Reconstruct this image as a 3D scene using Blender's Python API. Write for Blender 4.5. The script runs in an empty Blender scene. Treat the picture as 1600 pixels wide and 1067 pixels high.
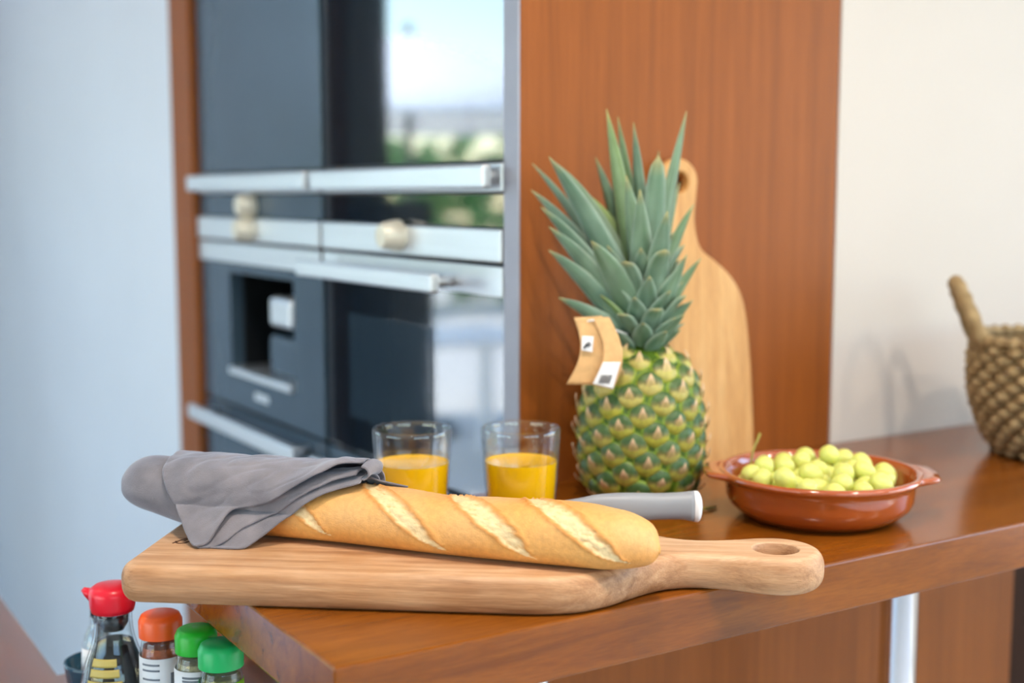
import bpy, bmesh, math, random
from mathutils import Vector, Matrix, noise

random.seed(7)
S = bpy.context.scene
COL = S.collection
R = math.radians
PI = math.pi

# ------------------------------------------------------------------ camera
# world axes: +X runs along the breakfast bar, +Y runs from the seats to the wall, z = 0 is the floor
YAW = R(-32.0)
cam_d = bpy.data.cameras.new('camera')
cam = bpy.data.objects.new('camera', cam_d)
COL.objects.link(cam)
cam.location = (0, 0, 1.42)
cam.rotation_euler = (R(90 - 6.5), 0, YAW)
cam_d.sensor_fit = 'HORIZONTAL'
cam_d.sensor_width = 36.0
cam_d.lens = 45.0
cam_d.clip_start = 0.02
cam_d.dof.use_dof = True
cam_d.dof.focus_distance = 1.06
cam_d.dof.aperture_fstop = 2.9
S.camera = cam

# ------------------------------------------------------------------ sky, sun, exposure
S.view_settings.view_transform = 'Standard'
S.view_settings.look = 'None'
S.view_settings.gamma = 1.0
S.view_settings.use_curve_mapping = False
S.view_settings.exposure = -1.25

world = bpy.data.worlds.new('world')
S.world = world
world.use_nodes = True
wn = world.node_tree
wn.nodes.clear()
wo = wn.nodes.new('ShaderNodeOutputWorld')
wb = wn.nodes.new('ShaderNodeBackground')
sky = wn.nodes.new('ShaderNodeTexSky')
sky.sky_type = 'NISHITA'
sky.sun_disc = False
sky.sun_elevation = R(52)
sky.sun_rotation = R(75)
sky.air_density = 1.3
sky.dust_density = 0.4
sky.ozone_density = 2.5
wb.inputs['Strength'].default_value = 2.2
wn.links.new(sky.outputs[0], wb.inputs['Color'])
wn.links.new(wb.outputs[0], wo.inputs['Surface'])

sun_d = bpy.data.lights.new('sun', 'SUN')
sun_d.energy = 26.0
sun_d.angle = R(0.6)
sun_d.color = (1.0, 0.95, 0.87)
sun = bpy.data.objects.new('sun', sun_d)
COL.objects.link(sun)
sun.rotation_euler = Vector((-0.25, -0.36, -0.90)).to_track_quat('-Z', 'Y').to_euler()
sun.location = (2, 10, 9)

def portal(name, loc, rot, sx, sy):
    d = bpy.data.lights.new(name, 'AREA')
    d.shape = 'RECTANGLE'
    d.size = sx
    d.size_y = sy
    d.cycles.is_portal = True
    o = bpy.data.objects.new(name, d)
    COL.objects.link(o)
    o.location = loc
    o.rotation_euler = rot
    return o

ROOM_X0, ROOM_X1, ROOM_Y0, ROOM_Y1, ROOM_Z = -3.4, 3.2, -3.2, 4.45, 2.6
WALL_Y = 1.172          # wall and tall cabinet side behind the bar
OVEN_X = 0.743          # plane of the appliance fronts
BT = 1.10               # top of the breakfast bar
FAR_WIN = (-3.1, -0.70, 0.06, 2.32)     # x0 x1 z0 z1 in the far wall
BACK_WIN = (-1.2, 2.2, 1.3, 2.5)       # x0 x1 z0 z1 in the wall behind the seats
portal('far_window_daylight', ((FAR_WIN[0]+FAR_WIN[1])/2, ROOM_Y1+0.02, (FAR_WIN[2]+FAR_WIN[3])/2),
       (R(-90), 0, 0), FAR_WIN[1]-FAR_WIN[0], FAR_WIN[3]-FAR_WIN[2])
portal('back_window_daylight', ((BACK_WIN[0]+BACK_WIN[1])/2, ROOM_Y0-0.02, (BACK_WIN[2]+BACK_WIN[3])/2),
       (R(90), 0, 0), BACK_WIN[1]-BACK_WIN[0], BACK_WIN[3]-BACK_WIN[2])

ADDED_SIDE_WIN = (-2.7, 0.75, 0.4, 2.4)         # y0 y1 z0 z1 added unseen in the side wall to brighten wall_right
portal('added_side_window_daylight', (ROOM_X1+0.02, (ADDED_SIDE_WIN[0]+ADDED_SIDE_WIN[1])/2, (ADDED_SIDE_WIN[2]+ADDED_SIDE_WIN[3])/2),
       (R(90), 0, R(90)), ADDED_SIDE_WIN[1]-ADDED_SIDE_WIN[0], ADDED_SIDE_WIN[3]-ADDED_SIDE_WIN[2])
ADDED_GARDEN_WIN = (-1.2, 2.2, 0.3, 2.2)      # y0 y1 z0 z1 unseen, put into the garden wall to light the ovens
portal('added_garden_window_daylight', (ROOM_X0-0.02, (ADDED_GARDEN_WIN[0]+ADDED_GARDEN_WIN[1])/2, (ADDED_GARDEN_WIN[2]+ADDED_GARDEN_WIN[3])/2),
       (R(90), 0, R(-90)), ADDED_GARDEN_WIN[1]-ADDED_GARDEN_WIN[0], ADDED_GARDEN_WIN[3]-ADDED_GARDEN_WIN[2])

DOWNLIGHT_W = 28.0
DOWNLIGHT_COL = (1.0, 0.85, 0.69)

# ------------------------------------------------------------------ helpers
def at(x, y):
    """ground point given right/forward of the seat in front of the bar -> world x, y"""
    c, s = math.cos(YAW), math.sin(YAW)
    return (c*x - s*y, s*x + c*y)

def srgb(r, g, b):
    def f(v):
        v /= 255.0
        return v/12.92 if v <= 0.04045 else ((v+0.055)/1.055)**2.4
    return (f(r), f(g), f(b), 1.0)

def lerp(a, b, t):
    return a + (b-a)*t

def smooth(t):
    t = max(0.0, min(1.0, t))
    return t*t*(3-2*t)

def interp(pts, x):
    """smooth (catmull) interpolation of a list of tuples by the first entry"""
    n = len(pts)
    if x <= pts[0][0]: return pts[0][1:]
    if x >= pts[-1][0]: return pts[-1][1:]
    for i in range(n-1):
        if pts[i][0] <= x <= pts[i+1][0]:
            break
    p0 = pts[max(i-1, 0)]; p1 = pts[i]; p2 = pts[i+1]; p3 = pts[min(i+2, n-1)]
    h = p2[0]-p1[0]
    t = (x-p1[0])/h
    out = []
    for k in range(1, len(p1)):
        m1 = (p2[k]-p0[k])/(p2[0]-p0[0])*h
        m2 = (p3[k]-p1[k])/(p3[0]-p1[0])*h
        out.append((2*t**3-3*t**2+1)*p1[k] + (t**3-2*t**2+t)*m1 + (-2*t**3+3*t**2)*p2[k] + (t**3-t**2)*m2)
    return tuple(out)

def mesh_of(name, verts, faces, smooth_shade=True, cols=None):
    m = bpy.data.meshes.new(name)
    m.from_pydata([tuple(v) for v in verts], [], faces)
    m.update()
    if smooth_shade:
        m.polygons.foreach_set('use_smooth', [True]*len(m.polygons))
    if cols:
        a = m.color_attributes.new('Col', 'FLOAT_COLOR', 'POINT')
        flat = []
        for c in cols:
            flat.extend((c[0], c[1], c[2], 1.0))
        a.data.foreach_set('color', flat)
    return m

def link(name, mesh, mat, parent=None, loc=(0, 0, 0), rot=(0, 0, 0)):
    o = bpy.data.objects.new(name, mesh)
    COL.objects.link(o)
    if mat is not None and not mesh.materials:
        for mm in (mat if isinstance(mat, (list, tuple)) else [mat]):
            mesh.materials.append(mm)
    o.location = loc
    o.rotation_euler = rot
    o.parent = parent
    return o

def tag(o, label=None, cat=None, group=None, kind=None):
    if label: o['label'] = label
    if cat: o['category'] = cat
    if group: o['group'] = group
    if kind: o['kind'] = kind
    return o

def thing(name, label, cat, loc=(0, 0, 0), rz=0.0, group=None):
    o = bpy.data.objects.new(name, None)
    COL.objects.link(o)
    o.empty_display_size = 0.05
    o.location = loc
    o.rotation_euler = (0, 0, rz)
    return tag(o, label, cat, group)

def bm_mesh(bm, name, smooth_shade=False):
    m = bpy.data.meshes.new(name)
    bmesh.ops.recalc_face_normals(bm, faces=bm.faces)
    bm.to_mesh(m)
    bm.free()
    if smooth_shade:
        m.polygons.foreach_set('use_smooth', [True]*len(m.polygons))
    return m

def box_mesh(name, x0, x1, y0, y1, z0, z1, bevel=0.0, seg=2):
    bm = bmesh.new()
    bmesh.ops.create_cube(bm, size=1.0)
    for v in bm.verts:
        v.co = ((x0+x1)/2 + v.co.x*(x1-x0), (y0+y1)/2 + v.co.y*(y1-y0), (z0+z1)/2 + v.co.z*(z1-z0))
    if bevel > 0:
        bmesh.ops.bevel(bm, geom=bm.edges[:], offset=bevel, segments=seg, affect='EDGES', profile=0.5)
    return bm_mesh(bm, name)

def box(name, x0, x1, y0, y1, z0, z1, mat, parent=None, bevel=0.0, seg=2):
    return link(name, box_mesh(name, x0, x1, y0, y1, z0, z1, bevel, seg), mat, parent)

def lathe(profile, seg=64, fn=None):
    """profile [(r, z)...]; r = 0 collapses to a pole"""
    verts, faces, rings = [], [], []
    for r, z in profile:
        if r < 1e-7:
            rings.append([len(verts)])
            verts.append((0, 0, z))
        else:
            b = len(verts)
            for i in range(seg):
                a = 2*PI*i/seg
                p = (r*math.cos(a), r*math.sin(a), z)
                verts.append(fn(p, a) if fn else p)
            rings.append(list(range(b, b+seg)))
    for A, B in zip(rings, rings[1:]):
        if len(A) == 1 and len(B) == 1:
            continue
        for i in range(seg):
            j = (i+1) % seg
            if len(A) == 1: faces.append((A[0], B[j], B[i]))
            elif len(B) == 1: faces.append((A[i], A[j], B[0]))
            else: faces.append((A[i], A[j], B[j], B[i]))
    return verts, faces

def lathe_obj(name, profile, mat, parent=None, seg=64, loc=(0, 0, 0), rot=(0, 0, 0), sharp=None):
    v, f = lathe(profile, seg)
    m = mesh_of(name, v, f)
    if sharp:
        m.set_sharp_from_angle(angle=R(sharp))
    return link(name, m, mat, parent, loc, rot)

def tube(pts, rad, seg=10, caps=True):
    """tube through points, radius a number or a list"""
    pts = [Vector(p) for p in pts]
    n = len(pts)
    rads = rad if isinstance(rad, (list, tuple)) else [rad]*n
    verts, faces = [], []
    T0 = (pts[1]-pts[0]).normalized()
    up = Vector((0, 0, 1)) if abs(T0.z) < 0.9 else Vector((1, 0, 0))
    N = (up - T0*up.dot(T0)).normalized()
    for i in range(n):
        T = (pts[min(i+1, n-1)] - pts[max(i-1, 0)]).normalized()
        N = (N - T*N.dot(T)).normalized()
        B = T.cross(N)
        for k in range(seg):
            a = 2*PI*k/seg
            verts.append(pts[i] + (N*math.cos(a) + B*math.sin(a))*rads[i])
    for i in range(n-1):
        for k in range(seg):
            j = (k+1) % seg
            faces.append((i*seg+k, i*seg+j, (i+1)*seg+j, (i+1)*seg+k))
    if caps:
        faces.append(tuple(range(seg-1, -1, -1)))
        faces.append(tuple(range((n-1)*seg, n*seg)))
    return verts, faces

def sheet(rows, thick):
    """closed sheet from a grid of points (rows of equal length), thickened along its normals"""
    nr, nc = len(rows), len(rows[0])
    P = [[Vector(p) for p in r] for r in rows]
    verts = []
    norms = []
    for i in range(nr):
        for j in range(nc):
            du = P[i][min(j+1, nc-1)] - P[i][max(j-1, 0)]
            dv = P[min(i+1, nr-1)][j] - P[max(i-1, 0)][j]
            nn = du.cross(dv)
            norms.append(nn.normalized() if nn.length > 1e-12 else Vector((0, 0, 1)))
    for i in range(nr):
        for j in range(nc):
            verts.append(P[i][j] + norms[i*nc+j]*thick*0.5)
    off = nr*nc
    for i in range(nr):
        for j in range(nc):
            verts.append(P[i][j] - norms[i*nc+j]*thick*0.5)
    faces = []
    for i in range(nr-1):
        for j in range(nc-1):
            a, b, c, d = i*nc+j, i*nc+j+1, (i+1)*nc+j+1, (i+1)*nc+j
            faces.append((a, b, c, d))
            faces.append((off+d, off+c, off+b, off+a))
    def rim(idx):
        for a, b in zip(idx, idx[1:]):
            faces.append((b, a, off+a, off+b))
    rim([j for j in range(nc)])
    rim([(i*nc+nc-1) for i in range(nr)])
    rim([((nr-1)*nc+j) for j in range(nc-1, -1, -1)])
    rim([(i*nc) for i in range(nr-1, -1, -1)])
    return verts, faces

def patch(c00, c10, c11, c01, nu, nv, fn=None):
    """bilinear grid between four corners; fn(u, v) -> offset vector"""
    c00, c10, c11, c01 = map(Vector, (c00, c10, c11, c01))
    rows = []
    for i in range(nv+1):
        v = i/nv
        row = []
        for j in range(nu+1):
            u = j/nu
            p = (c00*(1-u)+c10*u)*(1-v) + (c01*(1-u)+c11*u)*v
            if fn: p = p + Vector(fn(u, v))
            row.append(p)
        rows.append(row)
    return rows

# ------------------------------------------------------------------ materials
def new_mat(name):
    m = bpy.data.materials.new(name)
    m.use_nodes = True
    nt = m.node_tree
    nt.nodes.clear()
    out = nt.nodes.new('ShaderNodeOutputMaterial')
    b = nt.nodes.new('ShaderNodeBsdfPrincipled')
    nt.links.new(b.outputs[0], out.inputs[0])
    return m, nt, b, out

def node(nt, typ, **kw):
    n = nt.nodes.new(typ)
    for k, v in kw.items():
        if k in n.inputs: n.inputs[k].default_value = v
        else: setattr(n, k, v)
    return n

def ramp(nt, src, stops):
    r = nt.nodes.new('ShaderNodeValToRGB')
    while len(r.color_ramp.elements) < len(stops):
        r.color_ramp.elements.new(0.5)
    for e, (p, c) in zip(r.color_ramp.elements, stops):
        e.position = p
        e.color = c
    nt.links.new(src, r.inputs[0])
    return r

def add_bump(nt, b, src, strength=0.2, dist=0.002):
    bu = nt.nodes.new('ShaderNodeBump')
    bu.inputs['Strength'].default_value = strength
    bu.inputs['Distance'].default_value = dist
    nt.links.new(src, bu.inputs['Height'])
    nt.links.new(bu.outputs[0], b.inputs['Normal'])
    return bu

def plain(name, col, rough=0.5, metal=0.0, var=0.06, scale=30.0, bump=0.0, spec=0.5, coat=0.0, sss=0.0, stretch=(1, 1, 1)):
    """one colour with a faint procedural mottling"""
    m, nt, b, out = new_mat(name)
    tc = node(nt, 'ShaderNodeTexCoord')
    mp = node(nt, 'ShaderNodeMapping')
    mp.inputs['Scale'].default_value = stretch
    nz = node(nt, 'ShaderNodeTexNoise', Scale=scale, Detail=3.0)
    nt.links.new(tc.outputs['Object'], mp.inputs[0])
    nt.links.new(mp.outputs[0], nz.inputs['Vector'])
    lo = tuple(c*(1-var) for c in col[:3]) + (1,)
    hi = tuple(min(1, c*(1+var)) for c in col[:3]) + (1,)
    r = ramp(nt, nz.outputs[0], [(0.3, lo), (0.7, hi)])
    nt.links.new(r.outputs[0], b.inputs['Base Color'])
    b.inputs['Roughness'].default_value = rough
    b.inputs['Metallic'].default_value = metal
    b.inputs['Specular IOR Level'].default_value = spec
    b.inputs['Coat Weight'].default_value = coat
    b.inputs['Coat Roughness'].default_value = 0.05
    if sss > 0:
        b.inputs['Subsurface Weight'].default_value = sss
        b.inputs['Subsurface Radius'].default_value = (0.01, 0.007, 0.003)
        b.inputs['Subsurface Scale'].default_value = 1.0
    if bump > 0:
        add_bump(nt, b, nz.outputs[0], bump, 0.002)
    return m

def wood(name, dark, mid, light, stretch, scale=6.0, rough=0.3, bump=0.08, spec=0.5, fine=120.0, coat=0.0, patches=None):
    """stretched grain; stretch is small along the grain and large across it"""
    m, nt, b, out = new_mat(name)
    tc = node(nt, 'ShaderNodeTexCoord')
    mp = node(nt, 'ShaderNodeMapping')
    mp.inputs['Scale'].default_value = stretch
    nt.links.new(tc.outputs['Object'], mp.inputs[0])
    n1 = node(nt, 'ShaderNodeTexNoise', Scale=scale, Detail=6.0, Roughness=0.6, Distortion=0.6)
    n2 = node(nt, 'ShaderNodeTexNoise', Scale=fine, Detail=2.0, Roughness=0.5)
    nt.links.new(mp.outputs[0], n1.inputs['Vector'])
    nt.links.new(mp.outputs[0], n2.inputs['Vector'])
    r = ramp(nt, n1.outputs[0], [(0.28, dark), (0.5, mid), (0.74, light)])
    r2 = ramp(nt, n2.outputs[0], [(0.25, (0.72, 0.72, 0.72, 1)), (0.6, (1, 1, 1, 1))])
    mx = node(nt, 'ShaderNodeMix', data_type='RGBA', blend_type='MULTIPLY')
    mx.inputs[0].default_value = 0.6
    nt.links.new(r.outputs[0], mx.inputs[6])
    nt.links.new(r2.outputs[0], mx.inputs[7])
    last = mx.outputs[2]
    if patches:
        n3 = node(nt, 'ShaderNodeTexNoise', Scale=patches[0], Detail=4.0)
        nt.links.new(tc.outputs['Object'], n3.inputs['Vector'])
        r3 = ramp(nt, n3.outputs[0], [(0.45, (1, 1, 1, 1)), (0.7, patches[1])])
        mx2 = node(nt, 'ShaderNodeMix', data_type='RGBA', blend_type='MULTIPLY')
        mx2.inputs[0].default_value = 1.0
        nt.links.new(last, mx2.inputs[6])
        nt.links.new(r3.outputs[0], mx2.inputs[7])
        last = mx2.outputs[2]
    nt.links.new(last, b.inputs['Base Color'])
    b.inputs['Roughness'].default_value = rough
    b.inputs['Specular IOR Level'].default_value = spec
    b.inputs['Coat Weight'].default_value = coat
    b.inputs['Coat Roughness'].default_value = 0.12
    add_bump(nt, b, n2.outputs[0], bump, 0.001)
    return m

def attr_mat(name, rough=0.5, bump=0.0, bscale=200.0, sss=0.0, spec=0.4, var=0.12, vscale=60.0, coat=0.0):
    """colour from the mesh's own colour attribute times a faint noise"""
    m, nt, b, out = new_mat(name)
    at_ = node(nt, 'ShaderNodeAttribute', attribute_name='Col')
    tc = node(nt, 'ShaderNodeTexCoord')
    nz = node(nt, 'ShaderNodeTexNoise', Scale=vscale, Detail=4.0)
    nt.links.new(tc.outputs['Object'], nz.inputs['Vector'])
    r = ramp(nt, nz.outputs[0], [(0.3, (1-var, 1-var, 1-var, 1)), (0.7, (1, 1, 1, 1))])
    mx = node(nt, 'ShaderNodeMix', data_type='RGBA', blend_type='MULTIPLY')
    mx.inputs[0].default_value = 1.0
    nt.links.new(at_.outputs['Color'], mx.inputs[6])
    nt.links.new(r.outputs[0], mx.inputs[7])
    nt.links.new(mx.outputs[2], b.inputs['Base Color'])
    b.inputs['Roughness'].default_value = rough
    b.inputs['Specular IOR Level'].default_value = spec
    b.inputs['Coat Weight'].default_value = coat
    if sss > 0:
        b.inputs['Subsurface Weight'].default_value = sss
        b.inputs['Subsurface Radius'].default_value = (0.004, 0.003, 0.0015)
    if bump > 0:
        nb = node(nt, 'ShaderNodeTexNoise', Scale=bscale, Detail=4.0)
        nt.links.new(tc.outputs['Object'], nb.inputs['Vector'])
        add_bump(nt, b, nb.outputs[0], bump, 0.001)
    return m

def clear_glass(name, tint=(0.97, 0.99, 0.99, 1), ior=1.5, rough=0.0):
    """thin clear wall: straight-through transmission plus Fresnel gloss"""
    m, nt, b, out = new_mat(name)
    nt.nodes.remove(b)
    tr = node(nt, 'ShaderNodeBsdfTransparent')
    tr.inputs[0].default_value = tint
    gl = node(nt, 'ShaderNodeBsdfGlossy')
    gl.inputs['Roughness'].default_value = rough
    fr = node(nt, 'ShaderNodeFresnel')
    ge = node(nt, 'ShaderNodeNewGeometry')
    mr = node(nt, 'ShaderNodeMapRange')
    mr.inputs['To Min'].default_value = ior
    mr.inputs['To Max'].default_value = 1.0/ior
    nt.links.new(ge.outputs['Backfacing'], mr.inputs['Value'])
    nt.links.new(mr.outputs[0], fr.inputs[0])
    mx = node(nt, 'ShaderNodeMixShader')
    nt.links.new(fr.outputs[0], mx.inputs[0])
    nt.links.new(tr.outputs[0], mx.inputs[1])
    nt.links.new(gl.outputs[0], mx.inputs[2])
    nt.links.new(mx.outputs[0], out.inputs[0])
    return m

def emit_mat(name, col, strength):
    m, nt, b, out = new_mat(name)
    b.inputs['Base Color'].default_value = col
    b.inputs['Emission Color'].default_value = col
    b.inputs['Emission Strength'].default_value = strength
    return m

M = {}
M['wall_white'] = plain('wall_white', srgb(212, 203, 194), 0.8, var=0.015, scale=4, bump=0.03)
M['wall_cool'] = plain('wall_cool', srgb(222, 230, 240), 0.55, var=0.02, scale=3)
M['ceiling'] = plain('ceiling', srgb(240, 238, 234), 0.9, var=0.01)
M['floor'] = plain('floor_tile', srgb(205, 205, 203), 0.45, var=0.05, scale=2.5)
M['bar'] = wood('bar_wood', srgb(106, 56, 12), srgb(132, 72, 15), srgb(148, 84, 21), (0.9, 9, 9), 5.0, 0.20, 0.04, 0.42, 60, coat=0.08)
M['lacquer'] = wood('lacquered_worktop_wood', srgb(112, 58, 24), srgb(138, 74, 30), srgb(154, 86, 36), (9, 0.9, 9), 5.0, 0.16, 0.03, 0.8, 60, coat=1.0)
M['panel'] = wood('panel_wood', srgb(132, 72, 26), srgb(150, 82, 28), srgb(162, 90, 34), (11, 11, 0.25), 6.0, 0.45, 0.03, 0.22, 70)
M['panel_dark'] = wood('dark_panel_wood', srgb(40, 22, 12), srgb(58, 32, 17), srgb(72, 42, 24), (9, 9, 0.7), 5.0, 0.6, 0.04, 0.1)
M['board'] = wood('oak_board', srgb(166, 122, 86), srgb(204, 162, 124), srgb(226, 190, 154), (1.4, 22, 22), 5.0, 0.5, 0.35, 0.4, 40, patches=(14.0, (0.86, 0.76, 0.64, 1)))
M['bamboo'] = wood('bamboo_board', srgb(196, 140, 78), srgb(216, 162, 98), srgb(230, 182, 120), (12, 12, 1.0), 5.0, 0.5, 0.06, 0.4, 40)
M['chrome'] = plain('chrome', (0.82, 0.84, 0.86, 1), 0.05, 1.0, 0.02)
M['steel'] = plain('brushed_steel', (0.74, 0.77, 0.80, 1), 0.42, 1.0, 0.05, 60, stretch=(1, 0.05, 1))
M['oven_glass'] = plain('dark_oven_glass', srgb(24, 34, 44), 0.03, 0.0, 0.02, 5, spec=0.9, coat=0.6)
M['oven_glass'].node_tree.nodes['Principled BSDF'].inputs['IOR'].default_value = 1.9
M['oven_grey'] = plain('grey_appliance_front', srgb(78, 98, 114), 0.22, 0.3, 0.04, 5, spec=0.6)
M['reflection_tone'] = plain('oven_reflection_tone', srgb(44, 58, 70), 0.05, 0.0, 0.03, 5, spec=0.7)  # blue-grey of a reflection in the oven door, as a colour
M['edge'] = plain('satin_edge', (0.36, 0.36, 0.41, 1), 0.5, 0.7, 0.03, 20)
M['niche'] = plain('black_niche', srgb(10, 14, 18), 0.4, 0.0, 0.05)
M['knob'] = plain('pale_knob', srgb(232, 226, 208), 0.3, 0.2, 0.02)
M['linen'] = None
M['white_plastic'] = plain('white_plastic', srgb(238, 238, 238), 0.35, var=0.01)
M['grey_plastic'] = plain('grey_plastic', srgb(150, 154, 160), 0.42, var=0.02)
M['blade'] = plain('knife_steel', (0.7, 0.72, 0.74, 1), 0.18, 1.0, 0.02)
M['glass'] = clear_glass('drinking_glass')
M['tumbler'] = clear_glass('tumbler_glass', (0.98, 0.99, 0.99, 1), 1.75)
M['pane'] = clear_glass('window_pane', (0.98, 0.995, 1, 1), 1.3)
M['juice'] = plain('orange_juice', (1.0, 0.55, 0.003, 1), 0.15, 0.0, 0.0, 40, spec=0.5)
M['terracotta'] = plain('glazed_terracotta', srgb(170, 80, 30), 0.10, 0.0, 0.10, 14, spec=0.7, coat=0.9)
M['grape'] = plain('green_grape', srgb(216, 220, 122), 0.36, 0.0, 0.10, 60, spec=0.45, sss=0.55)
M['stem'] = plain('grape_stem', srgb(150, 140, 60), 0.6, 0.0, 0.15, 200)
M['basket'] = None
M['kraft'] = plain('kraft_card', srgb(214, 170, 116), 0.8, 0.0, 0.10, 140)
M['label_white'] = plain('white_paper', srgb(236, 236, 238), 0.6, var=0.01)
M['ink'] = plain('dark_ink', srgb(40, 44, 52), 0.6, var=0.05)
M['burn'] = plain('burnt_mark', srgb(96, 62, 40), 0.8, var=0.15, scale=300)
M['frame'] = plain('anthracite_frame', srgb(38, 42, 46), 0.4, var=0.03)

# ------------------------------------------------------------------ the room
def struct(o, label=None):
    o['kind'] = 'structure'
    if label: o['label'] = label
    return o

W = 0.12
struct(box('floor', ROOM_X0-W, ROOM_X1+W, ROOM_Y0-W, ROOM_Y1+W, -0.06, 0.0, M['floor']), 'pale tiled kitchen floor')
struct(box('ceiling', ROOM_X0-W, ROOM_X1+W, ROOM_Y0-W, ROOM_Y1+W, ROOM_Z, ROOM_Z+0.1, M['ceiling']), 'white kitchen ceiling')
struct(box('wall_right', 1.2205, ROOM_X1, WALL_Y, WALL_Y+W, 0, ROOM_Z, M['wall_white']), 'warm white wall behind the fruit bowl')
struct(box('wall_left', OVEN_X+0.004, OVEN_X+W, 2.352, ROOM_Y1, 0, ROOM_Z, M['wall_cool']), 'pale blue-white wall beyond the ovens')

def wall_with_opening(name, y0, y1, xa, xb, win, mat, turn=False):
    x0, x1, z0, z1 = win
    bm = bmesh.new()
    for (a, b, c, d) in ((xa, x0, 0, ROOM_Z), (x1, xb, 0, ROOM_Z), (x0, x1, 0, z0), (x0, x1, z1, ROOM_Z)):
        r = bmesh.ops.create_cube(bm, size=1.0)
        for v in r['verts']:
            v.co = ((a+b)/2+v.co.x*(b-a), (y0+y1)/2+v.co.y*(y1-y0), (c+d)/2+v.co.z*(d-c))
            if turn: v.co = (v.co.y, v.co.x, v.co.z)
    return struct(link(name, bm_mesh(bm, name), mat))

wall_with_opening('wall_far', ROOM_Y1, ROOM_Y1+W, ROOM_X0, OVEN_X+W, FAR_WIN, M['wall_cool'])
wall_with_opening('wall_back', ROOM_Y0-W, ROOM_Y0, ROOM_X0, ROOM_X1, BACK_WIN, M['wall_white'])

wall_with_opening('wall_side', ROOM_X1, ROOM_X1+W, ROOM_Y0, WALL_Y+W, ADDED_SIDE_WIN, M['wall_white'], True)
wall_with_opening('wall_garden', ROOM_X0-W, ROOM_X0, ROOM_Y0, ROOM_Y1, ADDED_GARDEN_WIN, M['wall_white'], True)

def window(name, y, win, mullions, turn=False):
    x0, x1, z0, z1 = win
    bx2 = (lambda n_, a, b, c, d, e, f_, m_, p_=None: box(n_, c, d, a, b, e, f_, m_, p_)) if turn else box
    f = struct(bx2(name, x0, x1, y-0.003, y+0.003, z0, z1, M['pane']))
    fw = 0.05
    bars = [(x0, x0+fw, z0, z1), (x1-fw, x1, z0, z1), (x0+fw, x1-fw, z0, z0+fw), (x0+fw, x1-fw, z1-fw, z1)]
    for k in range(1, mullions+1):
        xm = lerp(x0, x1, k/(mullions+1))
        bars.append((xm-fw/2, xm+fw/2, z0+fw, z1-fw))
    for a, b, c, d in bars:
        bx2('window_frame', a, b, y-0.035, y+0.035, c, d, M['frame'], f)
    return f

window('window_1', ROOM_Y1+0.06, FAR_WIN, 1)
window('window_2', ROOM_Y0-0.06, BACK_WIN, 2)
window('window_side_added', ROOM_X1+0.06, ADDED_SIDE_WIN, 2, True)  # unseen window, added for light on the right-hand wall
window('window_garden_added', ROOM_X0-0.06, ADDED_GARDEN_WIN, 3, True)  # another unseen window, added as daylight for the oven side

struct(box('trim_1', -0.698, -0.56, ROOM_Y1-0.03, ROOM_Y1-0.0005, 0, 2.40, M['frame']))
struct(box('trim_2', -0.558, -0.48, ROOM_Y1-0.02, ROOM_Y1-0.0005, 0, 2.40, M['panel_dark']))
sc_ = thing('slim_cabinet', 'slim black cabinet standing by the garden window', 'cabinet', (-0.65, 4.25, 0))
box('body', -0.085, 0.085, -0.14, 0.15, 0, 1.40, M['frame'], sc_, 0.003)
sd_ = box('door', -0.082, 0.082, -0.16, -0.141, 0.04, 1.38, M['frame'], sc_, 0.002)
box('handle', -0.07, -0.058, -0.18, -0.16, 0.7, 0.9, M['steel'], sd_, 0.003)

# ceiling spotlights over the bar and the kitchen
M['lamp_disc'] = emit_mat('lamp_disc', (1.0, 0.8, 0.58, 1), 14.0)
for (lx, ly) in ((0.25, 0.40), (1.05, -0.25), (1.95, -0.70), (-0.5, 2.2), (-0.6, -0.9), (1.2, -0.9)):
    d = thing('ceiling_spotlight', 'round recessed ceiling spotlight with white ring', 'lamp', (lx, ly, ROOM_Z), 0, 'recessed ceiling spotlights')
    lathe_obj('ring', [(0.040, -0.004), (0.052, -0.006), (0.055, -0.003), (0.055, -0.0005), (0.040, -0.0005), (0.040, -0.004)], M['white_plastic'], d, 32)
    lathe_obj('lens', [(0, -0.002), (0.039, -0.002), (0.039, -0.0008), (0, -0.0008)], M['lamp_disc'], d, 24)
    ld = bpy.data.lights.new('spotlight_bulb', 'AREA')
    ld.shape = 'DISK'
    ld.size = 0.075
    ld.energy = DOWNLIGHT_W if ly > -0.8 and ly < 1 else DOWNLIGHT_W*0.25
    ld.color = DOWNLIGHT_COL
    ld.spread = R(140)
    lo = bpy.data.objects.new('spotlight_bulb', ld)
    COL.objects.link(lo)
    lo.parent = d
    lo.location = (0, 0, -0.008)

# ------------------------------------------------------------------ outside the far window
M['terrace'] = plain('terrace_stone', srgb(206, 202, 194), 0.8, var=0.06, scale=3)
M['canvas'] = plain('white_canvas', srgb(246, 246, 244), 0.8, var=0.01)
M['leafgreen'] = plain('hedge_leaf', srgb(74, 130, 52), 0.6, var=0.45, scale=9)
struct(box('ground_terrace', -40, 25, -40, 40, -0.16, -0.061, M['terrace']))
hb = bmesh.new()
random.seed(3)
for k in range(1500):
    hx = random.uniform(-16, 6); hz = random.uniform(0.05, 2.2+0.5*noise.noise((hx*0.4, 0, 0))); hy = 15 + random.uniform(-0.6, 0.6)
    s_ = random.uniform(0.18, 0.36)
    v = [hb.verts.new(Vector((hx, hy, hz)) + Vector((random.uniform(-1, 1), random.uniform(-1, 1), random.uniform(-1, 1)))*s_) for _ in range(4)]
    hb.faces.new((v[0], v[1], v[2])); hb.faces.new((v[0], v[2], v[3])); hb.faces.new((v[0], v[3], v[1]))
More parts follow.
